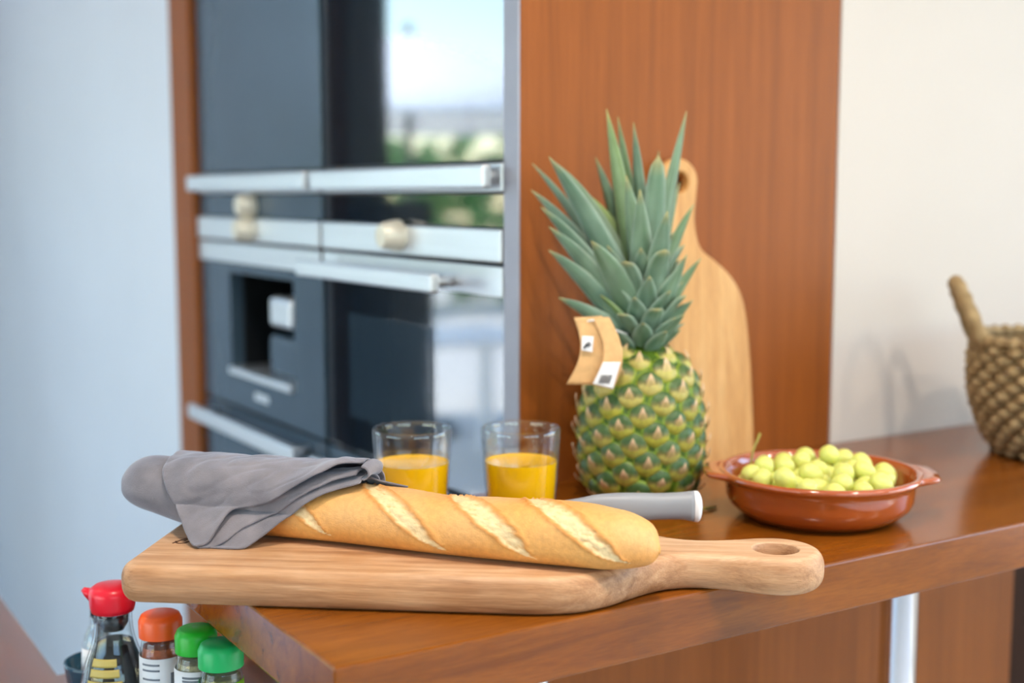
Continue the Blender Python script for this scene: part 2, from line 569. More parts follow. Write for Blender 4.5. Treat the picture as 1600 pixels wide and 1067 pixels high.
tag(link('hedge', bm_mesh(hb, 'hedge'), M['leafgreen']), 'green leafy hedge at the edge of the terrace', 'hedge', kind='stuff')
par = thing('parasol', 'white canvas garden parasol on the terrace outside the window', 'parasol', (-2.15, 7.0, -0.0605))
lathe_obj('pole', [(0, 0), (0.28, 0), (0.28, 0.07), (0.04, 0.08), (0.025, 0.1), (0.025, 2.5), (0, 2.52)], M['frame'], par, 24, sharp=40)
lathe_obj('canopy', [(0, 2.45), (0.4, 2.34), (1.0, 2.10), (1.35, 1.93), (1.36, 1.90), (1.0, 2.06), (0.4, 2.30), (0, 2.41)], M['canvas'], par, 8)
tb = thing('garden_table', 'white garden table on the terrace below the parasol', 'table', (-1.75, 6.1, -0.0605), 0.2)
box('table_top', -0.55, 0.55, -0.4, 0.4, 0.70, 0.735, M['canvas'], tb, 0.01)
for sx in (-1, 1):
    for sy in (-1, 1):
        box('leg', sx*0.48-0.03, sx*0.48+0.03, sy*0.33-0.03, sy*0.33+0.03, 0, 0.70, M['canvas'], tb)

# ------------------------------------------------------------------ breakfast bar
bar = thing('breakfast_bar', 'long red-brown wooden breakfast bar on chrome posts', 'bar counter', (0.343, 0.777, 0))
box('bar_top', 0, 2.06, 0, 0.393, BT-0.046, BT, M['bar'], bar, 0.0022, 2)
for px, py in ((0.605, 0.942), at(0.432, 1.385)):
    p = lathe_obj('support_post', [(0, 0), (0.045, 0), (0.045, 0.006), (0.021, 0.008), (0.0205, 0.02), (0.0205, BT-0.056), (0.036, BT-0.054), (0.036, BT-0.0465), (0, BT-0.0465)],
                  M['chrome'], bar, 40, (px-0.343, py-0.777, 0), sharp=40)
back = box('peninsula_panel', 0.60, 1.49, 1.085, 1.105, 0, BT-0.047, M['panel'])
tag(back, 'brown wooden panel in the shade under the breakfast bar', 'panel')
bdk = box('recess_shade_panel', 1.492, 2.40, 1.150, 1.1715, 0, BT-0.047, M['panel_dark'])  # dark sheet put in for the shade of the recess
tag(bdk, 'dark panel added for the shade in the recess under the bar, beyond the chrome post', 'panel')

# lower L-shaped worktop with base cabinets
WT = 0.93
def prism(name, poly, z0, z1, mat, parent=None, bevel=0.0):
    bm = bmesh.new()
    vs = [bm.verts.new((x, y, z0)) for x, y in poly]
    f = bm.faces.new(vs)
    r = bmesh.ops.extrude_face_region(bm, geom=[f])
    for g in r['geom']:
        if isinstance(g, bmesh.types.BMVert): g.co.z = z1
    if bevel > 0:
        bmesh.ops.bevel(bm, geom=bm.edges[:], offset=bevel, segments=2, affect='EDGES', profile=0.5)
    return link(name, bm_mesh(bm, name), mat, parent)
wt = prism('kitchen_worktop', [(-0.9, 1.0), (0.58, 1.0), (0.58, 1.326), (0.277, 1.326), (0.277, 1.85), (-0.9, 1.85)], WT-0.04, WT, M['lacquer'], None, 0.002)
tag(wt, 'low wooden kitchen worktop with a blue sheen behind the sauce bottle', 'worktop')
cb = thing('base_cabinet', 'wooden base cabinet under the low kitchen worktop', 'cabinet')
prism('body', [(-0.86, 1.03), (0.55, 1.03), (0.55, 1.30), (0.25, 1.30), (0.25, 1.82), (-0.86, 1.82)], 0.1, WT-0.0405, M['panel'], cb)
prism('plinth', [(-0.82, 1.06), (0.51, 1.06), (0.51, 1.26), (0.21, 1.26), (0.21, 1.78), (-0.82, 1.78)], 0, 0.1, M['panel_dark'], cb)
for k in range(1):
    dd = box('door', 0.25, 0.268, 1.35+k*0.53, 1.35+k*0.53+0.46, 0.12, WT-0.045, M['panel'], cb, 0.001)
    box('handle', 0.268, 0.29, 1.40+k*0.53, 1.40+k*0.53+0.2, WT-0.10, WT-0.09, M['steel'], dd, 0.002)

# ------------------------------------------------------------------ tall cabinet with the built-in appliances
tc_ = thing('tall_oven_cabinet', 'tall red-brown wooden cabinet housing the built-in ovens', 'cabinet', (OVEN_X, WALL_Y, 0))
D = 0.475
box('side_panel', 0, D, 0, 0.030, 0, ROOM_Z-0.002, M['panel'], tc_, 0.001)
box('edge_trim', -0.003, -0.0002, 0.0, 0.030, 0, ROOM_Z-0.002, M['edge'], tc_, 0.0008)
box('side_panel', -0.012, D, 1.066, 1.178, 0, ROOM_Z-0.002, M['panel'], tc_, 0.001)
box('divider', 0.022, D, 0.520, 0.528, 0.1, ROOM_Z-0.002, M['panel'], tc_)
box('back_panel', D-0.012, D-0.002, 0.031, 1.065, 0.1, ROOM_Z-0.002, M['panel'], tc_)
box('plinth', 0.05, 0.07, 0.031, 1.065, 0, 0.1, M['panel_dark'], tc_)
for (a, b) in ((0.032, 0.518), (0.530, 1.064)):
    dr = box('cabinet_door', 0.002, 0.022, a, b, 0.11, 0.78, M['panel'], tc_, 0.001)
    box('handle', -0.022, 0.002, a+0.1, b-0.1, 0.74, 0.752, M['steel'], dr, 0.003)
    box('cabinet_door', 0.002, 0.022, a, b, 1.93, ROOM_Z-0.01, M['panel'], tc_, 0.001)

def local_thing(name, label, cat):
    return thing(name, label, cat, (OVEN_X, WALL_Y, 0))

def bar_handle(parent, y0, y1, z, out=0.04, r=0.011, mat=None):
    h = box('handle', -out-0.006, -out+0.006, y0, y1, z-r, z+r, mat or M['steel'], parent, 0.003)
    for y in (y0+0.03, y1-0.03):
        link('handle_mount', mesh_of('handle_mount', *tube([(-out, y, z), (0.001, y, z)], r*0.6, 10)), mat or M['steel'], h)
    return h

def round_knob(parent, y, z, mat=None):
    return lathe_obj('knob', [(0, 0), (0.020, 0), (0.020, 0.006), (0.017, 0.022), (0.014, 0.027), (0, 0.028)], mat or M['knob'], parent, 32, (-0.001, y, z), (0, R(-90), 0), sharp=45)

def upper_unit(name, label, a, b, glass):
    t = local_thing(name, label, 'oven')
    box('body', 0.024, 0.42, a+0.01, b-0.01, 1.43, 1.92, M['niche'], t)
    d = box('door', 0.0, 0.023, a, b, 1.458, 1.925, glass, t, 0.002)
    box('bottom_trim', -0.004, 0.023, a, b, 1.424, 1.456, M['steel'], t, 0.002)
    bar_handle(t, a+0.004, b-0.004, 1.441, 0.020, 0.013)
    return t

A0, A1, B0, B1 = 0.032, 0.518, 0.530, 1.064
upper_unit('microwave_oven', 'dark glass microwave oven mirroring the bright garden, above the single oven', A0, A1, M['oven_glass'])
upper_unit('steam_oven', 'plain grey-blue steam oven above the coffee machine', B0, B1, M['oven_grey'])

# single oven in the near column
ov = local_thing('built_in_oven', 'built-in oven with steel fascia and dark glass door behind the juice glasses', 'oven')
box('body', 0.024, 0.42, A0+0.01, A1-0.01, 1.07, 1.42, M['niche'], ov)
cp = box('control_panel', 0.0, 0.023, A0, A1, 1.384, 1.422, M['oven_glass'], ov, 0.001)
fa = box('fascia', -0.006, 0.023, A0, A1, 1.346, 1.383, M['steel'], ov, 0.002)
round_knob(ov, 0.275, 1.370).location.x = -0.006
dr = box('door', 0.0, 0.023, A0, A1, 1.066, 1.343, M['oven_glass'], ov, 0.002)
box('top_rail', -0.004, -0.0002, A0, A1, 1.308, 1.341, M['steel'], dr, 0.001)
box('painted_reflection', -0.0012, -0.0002, 0.20, 0.44, 1.115, 1.26, M['reflection_tone'], dr)  # paler reflection in the door glass, painted as a thin panel
bar_handle(dr, A0+0.08, A1-0.005, 1.320, 0.044, 0.011)

# coffee machine in the far column
cm = local_thing('coffee_machine', 'grey built-in coffee machine with a black dispensing niche', 'coffee machine')
box('control_panel', 0.0, 0.023, B0, B1, 1.384, 1.422, M['oven_grey'], cm, 0.001)
box('fascia', -0.006, 0.023, B0, B1, 1.346, 1.383, M['steel'], cm, 0.002)
round_knob(cm, 0.80, 1.366).location.x = -0.006
round_knob(cm, 0.80, 1.404)
box('top_rail', -0.004, 0.023, B0, B1, 1.308, 1.341, M['steel'], cm, 0.001)
N0, N1, NZ0, NZ1 = 0.64, 0.92, 1.12, 1.292
bm = bmesh.new()
for (y0, y1, z0, z1) in ((B0, N0, 1.066, 1.306), (N1, B1, 1.066, 1.306), (N0, N1, 1.066, NZ0), (N0, N1, NZ1, 1.306)):
    r_ = bmesh.ops.create_cube(bm, size=1.0)
    for v in r_['verts']:
        v.co = (0.0115+v.co.x*0.023, (y0+y1)/2+v.co.y*(y1-y0), (z0+z1)/2+v.co.z*(z1-z0))
link('front', bm_mesh(bm, 'front'), M['oven_grey'], cm)
bm = bmesh.new()
r_ = bmesh.ops.create_cube(bm, size=1.0)
for v in r_['verts']:
    v.co = (0.024+0.07+v.co.x*0.14, (N0+N1)/2+v.co.y*(N1-N0+0.004), (NZ0+NZ1)/2+v.co.z*(NZ1-NZ0+0.004))
ff = [f for f in bm.faces if f.normal.x < -0.5]
bmesh.ops.delete(bm, geom=ff, context='FACES')
bmesh.ops.reverse_faces(bm, faces=bm.faces)
nm = bpy.data.meshes.new('niche'); bm.to_mesh(nm); bm.free()
link('niche', nm, M['niche'], cm)
box('spout', 0.0, 0.05, 0.655, 0.745, 1.215, 1.262, M['steel'], cm, 0.008)
box('drip_tray', -0.008, 0.12, N0+0.005, N1-0.005, NZ0, NZ0+0.012, M['steel'], cm, 0.002)
box('milk_jug', 0.01, 0.07, 0.665, 0.775, NZ0+0.0125, 1.20, M['oven_grey'], cm, 0.01)
box('logo_plate', -0.0015, -0.0001, 0.75, 0.81, 1.088, 1.100, M['steel'], cm)

def drawer(name, label, a, b):
    t = local_thing(name, label, 'drawer')
    box('front', 0.0, 0.023, a, b, 0.80, 1.060, M['oven_grey'], t, 0.002)
    box('body', 0.024, 0.40, a+0.02, b-0.02, 0.82, 1.04, M['niche'], t)
    bar_handle(t, a+0.03, b-0.02, 1.040, 0.034, 0.0125)
drawer('warming_drawer', 'grey warming drawer with a steel bar handle below the single oven', A0, A1)
drawer('storage_drawer', 'grey drawer with a steel bar handle below the coffee machine', B0, B1)

# ------------------------------------------------------------------ paddle boards
def paddle_mesh(name, half, body_r, ring, hole_r, T, rh, rv):
    """flat board with a handle along +x; half = [(x, half width)], ring = (x, radius), left end at x = 0"""
    up = []
    w0 = half[0][1]
    for i in range(9):
        a = PI - (PI/2)*i/8
        up.append((body_r + body_r*math.cos(a), w0-body_r + body_r*math.sin(a)))
    n = 70
    xs = half[0][0]
    for i in range(1, n+1):
        x = lerp(xs, ring[0], i/n)
        up.append((x, interp(half, x)[0]))
    for i in range(1, 16):
        a = PI/2 - (PI/2)*i/15
        up.append((ring[0] + ring[1]*math.cos(a), ring[1]*math.sin(a)))
    lo = [(x, -y) for x, y in reversed(up[:-1])]
    outline = up + lo          # clockwise seen from above
    N = len(outline)
    nor = []
    for i in range(N):
        a = Vector(outline[i-1]); b = Vector(outline[(i+1) % N])
        t = (b-a).normalized()
        nor.append(Vector((t.y, -t.x)))      # inward
    c = Vector((ring[0]*0.5, 0))
    prof = []
    for i in range(7):
        a = (PI/2)*i/6
        prof.append((rh*(1-math.sin(a)), rv*(1-math.cos(a))))
    for i in range(7):
        a = (PI/2)*i/6
        prof.append((rh*(1-math.cos(a)), T-rv*(1-math.sin(a))))
    bm = bmesh.new()
    rings = []
    for inset, z in prof:
        rings.append([bm.verts.new((outline[k][0]+nor[k].x*inset, outline[k][1]+nor[k].y*inset, z)) for k in range(N)])
    for A, B in zip(rings, rings[1:]):
        for k in range(N):
            f = bm.faces.new((A[k], A[(k+1) % N], B[(k+1) % N], B[k])); f.smooth = True
    hs = 40
    hl = []
    for r_, z in ((hole_r+0.0015, 0), (hole_r, 0.0015), (hole_r, T-0.0015), (hole_r+0.0015, T)):
        hl.append([bm.verts.new((ring[0]+r_*math.cos(2*PI*k/hs), r_*math.sin(2*PI*k/hs), z)) for k in range(hs)])
    for A, B in zip(hl, hl[1:]):
        for k in range(hs):
            f = bm.faces.new((A[k], A[(k+1) % hs], B[(k+1) % hs], B[k])); f.smooth = True
    bm.edges.ensure_lookup_table()
    def loop_edges(vs):
        return [bm.edges.get((vs[k], vs[(k+1) % len(vs)])) for k in range(len(vs))]
    for outer, inner in ((rings[0], hl[0]), (rings[-1], hl[-1])):
        bmesh.ops.triangle_fill(bm, use_beauty=True, use_dissolve=False, edges=loop_edges(outer)+loop_edges(inner))
    return bm_mesh(bm, name)

BOARD_T = 0.030
BRZ = YAW + R(-5.6)
bx_, by_ = at(-0.303, 1.083)
board_half = [(0.02, 0.106), (0.15, 0.1065), (0.30, 0.1065), (0.34, 0.105), (0.368, 0.097), (0.392, 0.079), (0.412, 0.055), (0.430, 0.037),
              (0.448, 0.028), (0.468, 0.0265), (0.490, 0.031), (0.508, 0.037), (0.5235, 0.0395)]
_nt = M['board'].node_tree
_b = next(n for n in _nt.nodes if n.type == 'BSDF_PRINCIPLED')
_src = _b.inputs['Base Color'].links[0].from_socket
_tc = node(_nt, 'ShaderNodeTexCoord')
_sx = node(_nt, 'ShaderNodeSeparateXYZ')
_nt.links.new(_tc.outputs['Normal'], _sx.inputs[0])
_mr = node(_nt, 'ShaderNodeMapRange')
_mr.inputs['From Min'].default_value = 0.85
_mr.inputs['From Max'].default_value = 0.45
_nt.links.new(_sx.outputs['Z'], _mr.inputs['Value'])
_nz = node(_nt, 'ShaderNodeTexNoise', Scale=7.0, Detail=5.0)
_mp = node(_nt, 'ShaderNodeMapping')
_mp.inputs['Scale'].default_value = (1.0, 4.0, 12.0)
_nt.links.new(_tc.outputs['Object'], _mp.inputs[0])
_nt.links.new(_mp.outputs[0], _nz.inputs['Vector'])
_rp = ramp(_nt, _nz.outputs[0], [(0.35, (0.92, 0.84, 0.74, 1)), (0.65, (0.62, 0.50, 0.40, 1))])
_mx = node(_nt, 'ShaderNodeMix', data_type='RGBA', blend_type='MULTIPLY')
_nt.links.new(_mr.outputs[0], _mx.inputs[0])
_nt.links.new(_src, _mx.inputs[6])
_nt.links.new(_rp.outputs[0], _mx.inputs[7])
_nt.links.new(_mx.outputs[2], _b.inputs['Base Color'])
board = link('serving_board', paddle_mesh('serving_board', board_half, 0.020, (0.5235, 0.0395), 0.0185, BOARD_T, 0.0085, 0.0125),
             M['board'], None, (bx_, by_, BT+0.0004), (0, 0, BRZ))
tag(board, 'thick oak paddle board lying under the baguette, handle over the bar edge', 'cutting board')
# burnt maker's mark near the far left corner: a stroke and two nested arcs
def ribbon(pts, w):
    rows = []
    for i, p in enumerate(pts):
        a = Vector(pts[max(i-1, 0)]); b = Vector(pts[min(i+1, len(pts)-1)])
        t = (b-a).normalized(); nn = Vector((-t.y, t.x, 0))*w*0.5
        rows.append([Vector(p)-nn, Vector(p)+nn])
    return sheet(rows, 0.0003)
mk = []
mk.append([(0, 0, 0), (0.004, 0.012, 0), (0.006, 0.016, 0), (0.009, 0.017, 0)])
mk.append([(0.006+0.006*math.cos(a), 0.010+0.010*math.sin(a), 0) for a in [R(80-20*k) for k in range(13)]])
mk.append([(0.010+0.003*math.cos(a), 0.010+0.005*math.sin(a), 0) for a in [R(200-25*k) for k in range(13)]])
mk.append([(0.017, 0.001, 0), (0.0165, 0.010, 0), (0.019, 0.016, 0)])
vs_, fs_ = [], []
for m_ in mk:
    v_, f_ = ribbon(m_, 0.0016)
    o_ = len(vs_)
    vs_ += v_; fs_ += [tuple(i+o_ for i in f) for f in f_]
link('maker_mark', mesh_of('maker_mark', vs_, fs_, False), M['burn'], board, (0.022, -0.034, BOARD_T+0.0002), (0, 0, 0))

lean_half = [(0.012, 0.104), (0.06, 0.104), (0.12, 0.102), (0.175, 0.097), (0.205, 0.089), (0.228, 0.072), (0.245, 0.050), (0.258, 0.031), (0.275, 0.0235),
             (0.295, 0.0215), (0.315, 0.0240), (0.336, 0.0275)]
lm = paddle_mesh('leaning_board', lean_half, 0.012, (0.336, 0.0275), 0.012, 0.016, 0.004, 0.005)
lm.transform(Matrix(((0, 1, 0, 0), (0, 0, 1, 0), (1, 0, 0, 0), (0, 0, 0, 1))))     # x -> up, y -> along the wall, z -> depth
lean = link('leaning_board', lm, M['bamboo'], None, (0.9480, 1.130, BT+0.0004), (R(-3.8), 0, 0))
tag(lean, 'honey-coloured wooden paddle board leaning upright behind the pineapple', 'cutting board')

# ------------------------------------------------------------------ baguette
BZ = BT + BOARD_T + 0.0006
# axis of the loaf in right/forward metres from the seat: arc parameter, x, y, half width, height
AX = [(0.0, -0.328, 1.121, 0.004, 0.012), (0.03, -0.322, 1.119, 0.015, 0.028), (0.09, -0.296, 1.11, 0.022, 0.036), (0.2, -0.24, 1.091, 0.0275, 0.045), (0.42, -0.139, 1.058, 0.03, 0.0475), (0.5, -0.1, 1.042, 0.03, 0.0478), (0.62, -0.045, 1.0199, 0.0295, 0.0455), (0.8, 0.045, 0.9898, 0.0305, 0.0485), (0.9, 0.082, 0.9762, 0.027, 0.044), (0.955, 0.101, 0.9694, 0.02, 0.036), (0.985, 0.11, 0.966, 0.012, 0.025), (1.0, 0.1145, 0.9642, 0.0012, 0.003)]
def axis(s):
    x, y, w, h = interp(AX, s)
    return x, y, max(w, 0.002), max(h, 0.006)
def axis_dir(s):
    a = axis(max(0, s-0.01)); b = axis(min(1, s+0.01))
    return Vector((b[0]-a[0], b[1]-a[1], 0)).normalized()
# scores: (x at start, angle at start, x at end, angle at end, half width in m)
SL = [(-0.225, 70, -0.140, 208, 0.011), (-0.126, 70, -0.044, 212, 0.0125), (-0.052, 68, 0.026, 212, 0.0135), (0.008, 66, 0.096, 210, 0.0150)]
def loaf(th):
    """cross section, th 0 = far side, 90 = top, 180 = near side; flattened below"""
    c, s_ = math.cos(th), math.sin(th)
    p = 0.80
    c_ = math.copysign(abs(c)**p, c); 
    s2 = math.copysign(abs(s_)**(0.95 if s_ > 0 else 0.75), s_)
    return c_, s2
crust = Vector(srgb(228, 168, 92)[:3]); crust_d = Vector(srgb(206, 128, 50)[:3]); pale = Vector(srgb(240, 206, 150)[:3]); crumb = Vector(srgb(246, 220, 172)[:3])
verts, faces, cols = [], [], []
NS, NT = 360, 128
ox, oy = at(-0.045, 1.016)
for i in range(NS+1):
    s_ = i/NS
    s_ = lerp(s_, 0.5-0.5*math.cos(PI*s_), 0.8)
    x, y, w, h = axis(s_)
    d = axis_dir(s_)
    nrm = Vector((-d.y, d.x, 0))        # away from the seat
    for k in range(NT):
        th = 2*PI*k/NT
        cx, sz = loaf(th)
        zz = h*0.46 + sz*(h*0.54 if sz > 0 else h*0.46) + (0.75*0.46*(0.047-h) if s_ > 0.86 else 0.0)*smooth((s_-0.86)/0.06)
        off = 0.0
        deg = math.degrees(th)
        if deg > 300: deg -= 360
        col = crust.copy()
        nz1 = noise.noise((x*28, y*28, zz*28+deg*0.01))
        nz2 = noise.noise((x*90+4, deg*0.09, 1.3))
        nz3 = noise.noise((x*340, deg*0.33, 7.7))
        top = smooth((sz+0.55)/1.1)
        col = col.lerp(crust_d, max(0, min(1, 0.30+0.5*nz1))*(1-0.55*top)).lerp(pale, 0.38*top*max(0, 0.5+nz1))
        for (xa, da, xb, db, hw) in SL:
            t = (deg-da)/(db-da)
            if -0.05 < t < 1.05:
                tt = max(0, min(1, t))
                wl = hw*math.sin(PI*min(1, max(0.0, tt*0.92+0.08)))**0.75
                wl = hw*(1-abs(2*min(1, max(0, tt))**0.85-1)**2.4)
                mid = lerp(xa, xb, tt) + 0.0022*nz2 + 0.0016*noise.noise((x*210, deg*0.22, 5.1)) + 0.0012*noise.noise((x*60, deg*0.5, 9.4))
                dd = x - mid
                if wl > 1e-4:
                    r_ = dd/wl
                    if abs(r_) < 1:
                        k_ = smooth((1-abs(r_))*3.0)
                        rough_ = 0.5+0.38*noise.noise((x*150, deg*0.15, 2.2))+0.30*noise.noise((x*420, deg*0.42, 6.6))
                        off += k_*(-0.0020 + 0.0030*rough_ + 0.0009*nz3)
                        cc = crumb.lerp(pale, max(0, min(1, rough_*1.1)))
                        cc = cc.lerp(crust, 0.75*smooth((0.45-rough_)/0.3)).lerp(crust_d, 0.5*smooth((r_-0.35)/0.5)*smooth(rough_*1.6))
                        col = col.lerp(cc, k_)
                    if -1.9 < r_ < -0.75:
                        e_ = math.exp(-((r_+1.10)/0.20)**2)
                        off += 0.0015*e_
                        col = col.lerp(crust_d, 0.65*e_)
                    if 0.8 < r_ < 1.8:
                        e_ = math.exp(-((r_-1.12)/0.22)**2)
                        off += 0.0017*e_
                        col = col.lerp(crust_d, 0.55*e_)
        off += 0.0009*nz1 + 0.00022*nz3
        p = Vector((0, 0, 0)) + nrm*(cx*(w+off*abs(cx))) + Vector((0, 0, zz + off*max(0, sz)))
        wx, wy = at(x+0, y+0)
        px, py = at(p.x, p.y)
        verts.append((wx+px-ox, wy+py-oy, max(0.0003, p.z + 0.012*smooth((-0.255-x)/0.07))))
        cols.append(col)
for i in range(NS):
    for k in range(NT):
        j = (k+1) % NT
        faces.append((i*NT+k, i*NT+j, (i+1)*NT+j, (i+1)*NT+k))
faces.append(tuple(range(NT-1, -1, -1)))
faces.append(tuple(range(NS*NT, (NS+1)*NT)))
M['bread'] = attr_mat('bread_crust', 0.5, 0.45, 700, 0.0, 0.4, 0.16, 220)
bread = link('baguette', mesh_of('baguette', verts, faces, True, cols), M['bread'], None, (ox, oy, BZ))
tag(bread, 'golden scored baguette half wrapped in the grey napkin', 'bread')

# ------------------------------------------------------------------ linen napkin
m_, nt_, b_, out_ = new_mat('grey_linen')
tcn = node(nt_, 'ShaderNodeTexCoord')
nzl = node(nt_, 'ShaderNodeTexNoise', Scale=35.0, Detail=5.0)
nt_.links.new(tcn.outputs['Object'], nzl.inputs['Vector'])
rl = ramp(nt_, nzl.outputs[0], [(0.3, srgb(104, 100, 106)), (0.7, srgb(132, 126, 130))])
nt_.links.new(rl.outputs[0], b_.inputs['Base Color'])
b_.inputs['Roughness'].default_value = 0.9
b_.inputs['Sheen Weight'].default_value = 0.5
b_.inputs['Sheen Tint'].default_value = (0.75, 0.83, 1.0, 1)
wv1 = node(nt_, 'ShaderNodeTexNoise', Scale=900.0, Detail=2.0)
nt_.links.new(tcn.outputs['Object'], wv1.inputs['Vector'])
add_bump(nt_, b_, wv1.outputs[0], 0.5, 0.0008)
M['linen'] = m_

# local frame of the wrapped end: x along the loaf (0 at loaf parameter 0.5), y away, z up
NAPX, NAPY = -0.100, 1.0415
nap = thing('linen_napkin', 'grey linen napkin wrapped round the left end of the baguette', 'napkin', (*at(NAPX, NAPY), BZ), YAW + R(-18.6))
NA = R(-18.6)
_t = []
for (s__, x__, y__, w__, h__) in AX:
    dx__, dy__ = x__-NAPX, y__-NAPY
    _t.append((dx__*math.cos(NA)+dy__*math.sin(NA), -dx__*math.sin(NA)+dy__*math.cos(NA)))
def y_ax(x):
    return interp(_t, x)[0]
def wrap_pt(x, v, lift=0.0, flare=1.0):
    p = wrap_raw(x, v, lift, flare)
    p.y += y_ax(x)
    return p
def wrap_raw(x, v, lift=0.0, flare=1.0):
    """point on the cloth: v 0 = low on the far side, 0.45 = over the top, about 0.78 = near side low, 1 = tip of the skirt on the board"""
    hw, top = 0.034+lift*0.6, 0.0625+lift
    if x < -0.19: top -= 0.10*(-0.19-x)
    if v < 0.78:
        a = lerp(R(-20), R(183), v/0.78)
        c, s_ = math.cos(a), math.sin(a)
        zc = top*0.46
        z = zc + s_*(top-zc if s_ > 0 else zc)
        y = c*hw
        # loose cloth sags a little on the near shoulder
        y -= 0.004*math.exp(-((v-0.62)/0.12)**2)
        return Vector((x, y, z))
    t = (v-0.78)/0.22
    p0 = wrap_raw(x, 0.7799, lift)
    yb = p0.y - flare*0.030*t
    zb = lerp(p0.z, 0.0012+lift*0.5, smooth(min(1, t*1.05))**0.8)
    return Vector((x, yb, max(0.0012+lift*0.3, zb)))

def wrinkle(p, v, seed, amp=1.0):
    a = noise.noise((p.x*26+seed, v*5.0+p.x*30, seed*1.7))
    b = noise.noise((p.x*70+seed, v*14, seed))
    c = abs(noise.noise((p.x*34+v*9+seed, v*6-p.x*12, seed*0.3)))
    return amp*(0.0026*a + 0.0010*b - 0.0010*max(0.0, 0.30-c)/0.30)

def cloth_layer(name, seed, lift, vmax, xl, xr, v0, flare, amp, nu=90, nv=100):
    rows = []
    for i in range(nu+1):
        u = i/nu
        vm = vmax(u)
        row = []
        for j in range(nv+1):
            q = j/nv
            v = lerp(v0(u), vm, q)
            x = lerp(xl(v), xr(v), u)
            p = wrap_pt(x, v, lift(u, v) if callable(lift) else lift, flare)
            c = Vector((0, p.y-y_ax(x), p.z-0.028))
            if c.length > 1e-6: c.normalize()
            p = p + c*wrinkle(p, v, seed, amp)*(1.0 if v < 0.9 else (1-v)*10)
            p.z = max(p.z, 0.0010)
            row.append(p)
        rows.append(row)
    v_, f_ = sheet(rows, 0.0014)
    return link(name, mesh_of(name, v_, f_), M['linen'], nap)

# near edge of the upper layer runs from the front corner up to the fold on top of the loaf
VM_OUT = [(0.0, 1.0), (0.12, 0.955), (0.26, 0.865), (0.36, 0.795), (0.48, 0.765), (0.58, 0.735), (0.70, 0.665), (0.85, 0.57), (1.0, 0.475)]
VM_IN = [(0.0, 1.0), (0.15, 0.985), (0.32, 0.955), (0.45, 0.90), (0.56, 0.84), (0.66, 0.77), (0.76, 0.69), (0.88, 0.60), (1.0, 0.53)]
xl_out = lambda v: -0.208 + 0.060*max(0, (v-0.42)/0.58)**2.0
cloth_layer('upper_layer', 3.1, lambda u, v: 0.0035+0.0045*smooth((u-0.55)/0.45)*math.exp(-((v-0.47)/0.12)**2)+0.0060*smooth((v-interp(VM_OUT, u)[0]+0.14)/0.14)*smooth((u-0.12)/0.2)*smooth((1-u)/0.12), lambda u: interp(VM_OUT, u)[0], xl_out, lambda v: -0.021, lambda u: 0.0, 1.0, 1.0)
cloth_layer('under_layer', 8.4, -0.004, lambda u: interp(VM_IN, u)[0], lambda v: xl_out(v)+0.004, lambda v: -0.022, lambda u: 0.02, 0.97, 1.1)
cloth_layer('middle_layer', 5.7, -0.0005, lambda u: (interp(VM_IN, u)[0]*0.55+interp(VM_OUT, u)[0]*0.45), lambda v: xl_out(v)+0.002, lambda v: -0.026, lambda u: 0.02, 0.985, 1.3)
# rounded fold that joins the layers on top of the loaf
rows = []
for i in range(13):
    a = PI*i/12
    row = []
    for j in range(25):
        v = lerp(0.34, 0.505, j/24)
        po = wrap_pt(-0.021, v, 0.0075); pi_ = wrap_pt(-0.022, v, -0.0045)
        mid = (po+pi_)*0.5; hv = (po-pi_)*0.5
        row.append(mid + hv*math.cos(a) + Vector((0.0065*math.sin(a), 0, 0)))
    rows.append(row)
v_, f_ = sheet(rows, 0.0014)
link('fold', mesh_of('fold', v_, f_), M['linen'], nap)
# corner of the cloth lying behind the loaf
v_, f_ = sheet(patch((-0.03, 0.010, 0.0535), (-0.014, 0.006, 0.0535), (0.008, 0.016, 0.0475), (-0.03, 0.030, 0.040), 14, 8, lambda u, v: (0, 0, 0.001*math.sin(u*5))), 0.0014)
link('back_corner', mesh_of('back_corner', v_, f_), M['linen'], nap)
def end_lift(x):
    return 0.012*smooth((-0.165-x)/0.075)
# first wrap, closed round the tip of the loaf
rows = []
for i in range(61):
    s_ = i/60
    x = lerp(-0.2585, -0.135, s_)
    e_ = math.sqrt(max(0.0, 1-(1-min(1, (x+0.2585)/0.030))**2)) if x < -0.2285 else 1.0
    e_ = max(e_, 0.10)
    row = []
    for k in range(73):
        a = 2*PI*k/72
        c, sn = math.cos(a), math.sin(a)
        hh = lerp(0.046, 0.057, s_)
        zc = hh*0.5
        r_y, r_z = lerp(0.0300, 0.0345, s_)*e_, hh*0.5*e_
        wr = 1 + 0.05*noise.noise((x*40, c*1.4, sn*1.4+3))+0.03*noise.noise((x*22, c*3, sn*3))
        row.append(Vector((x, c*r_y*wr + y_ax(max(x, -0.24)), max(0.0012, zc + sn*r_z*wr + end_lift(x)))))
    rows.append(row)
v_, f_ = sheet(rows, 0.0012)
f_.append(tuple(range(72)))
link('first_wrap', mesh_of('first_wrap', v_, f_), M['linen'], nap)

# ------------------------------------------------------------------ knife behind the loaf
kn = thing('bread_knife', 'knife with grey handle and white end cap behind the baguette', 'knife', (*at(0.0175, 1.134), BT+BOARD_T+0.0006), YAW + R(-1.0))
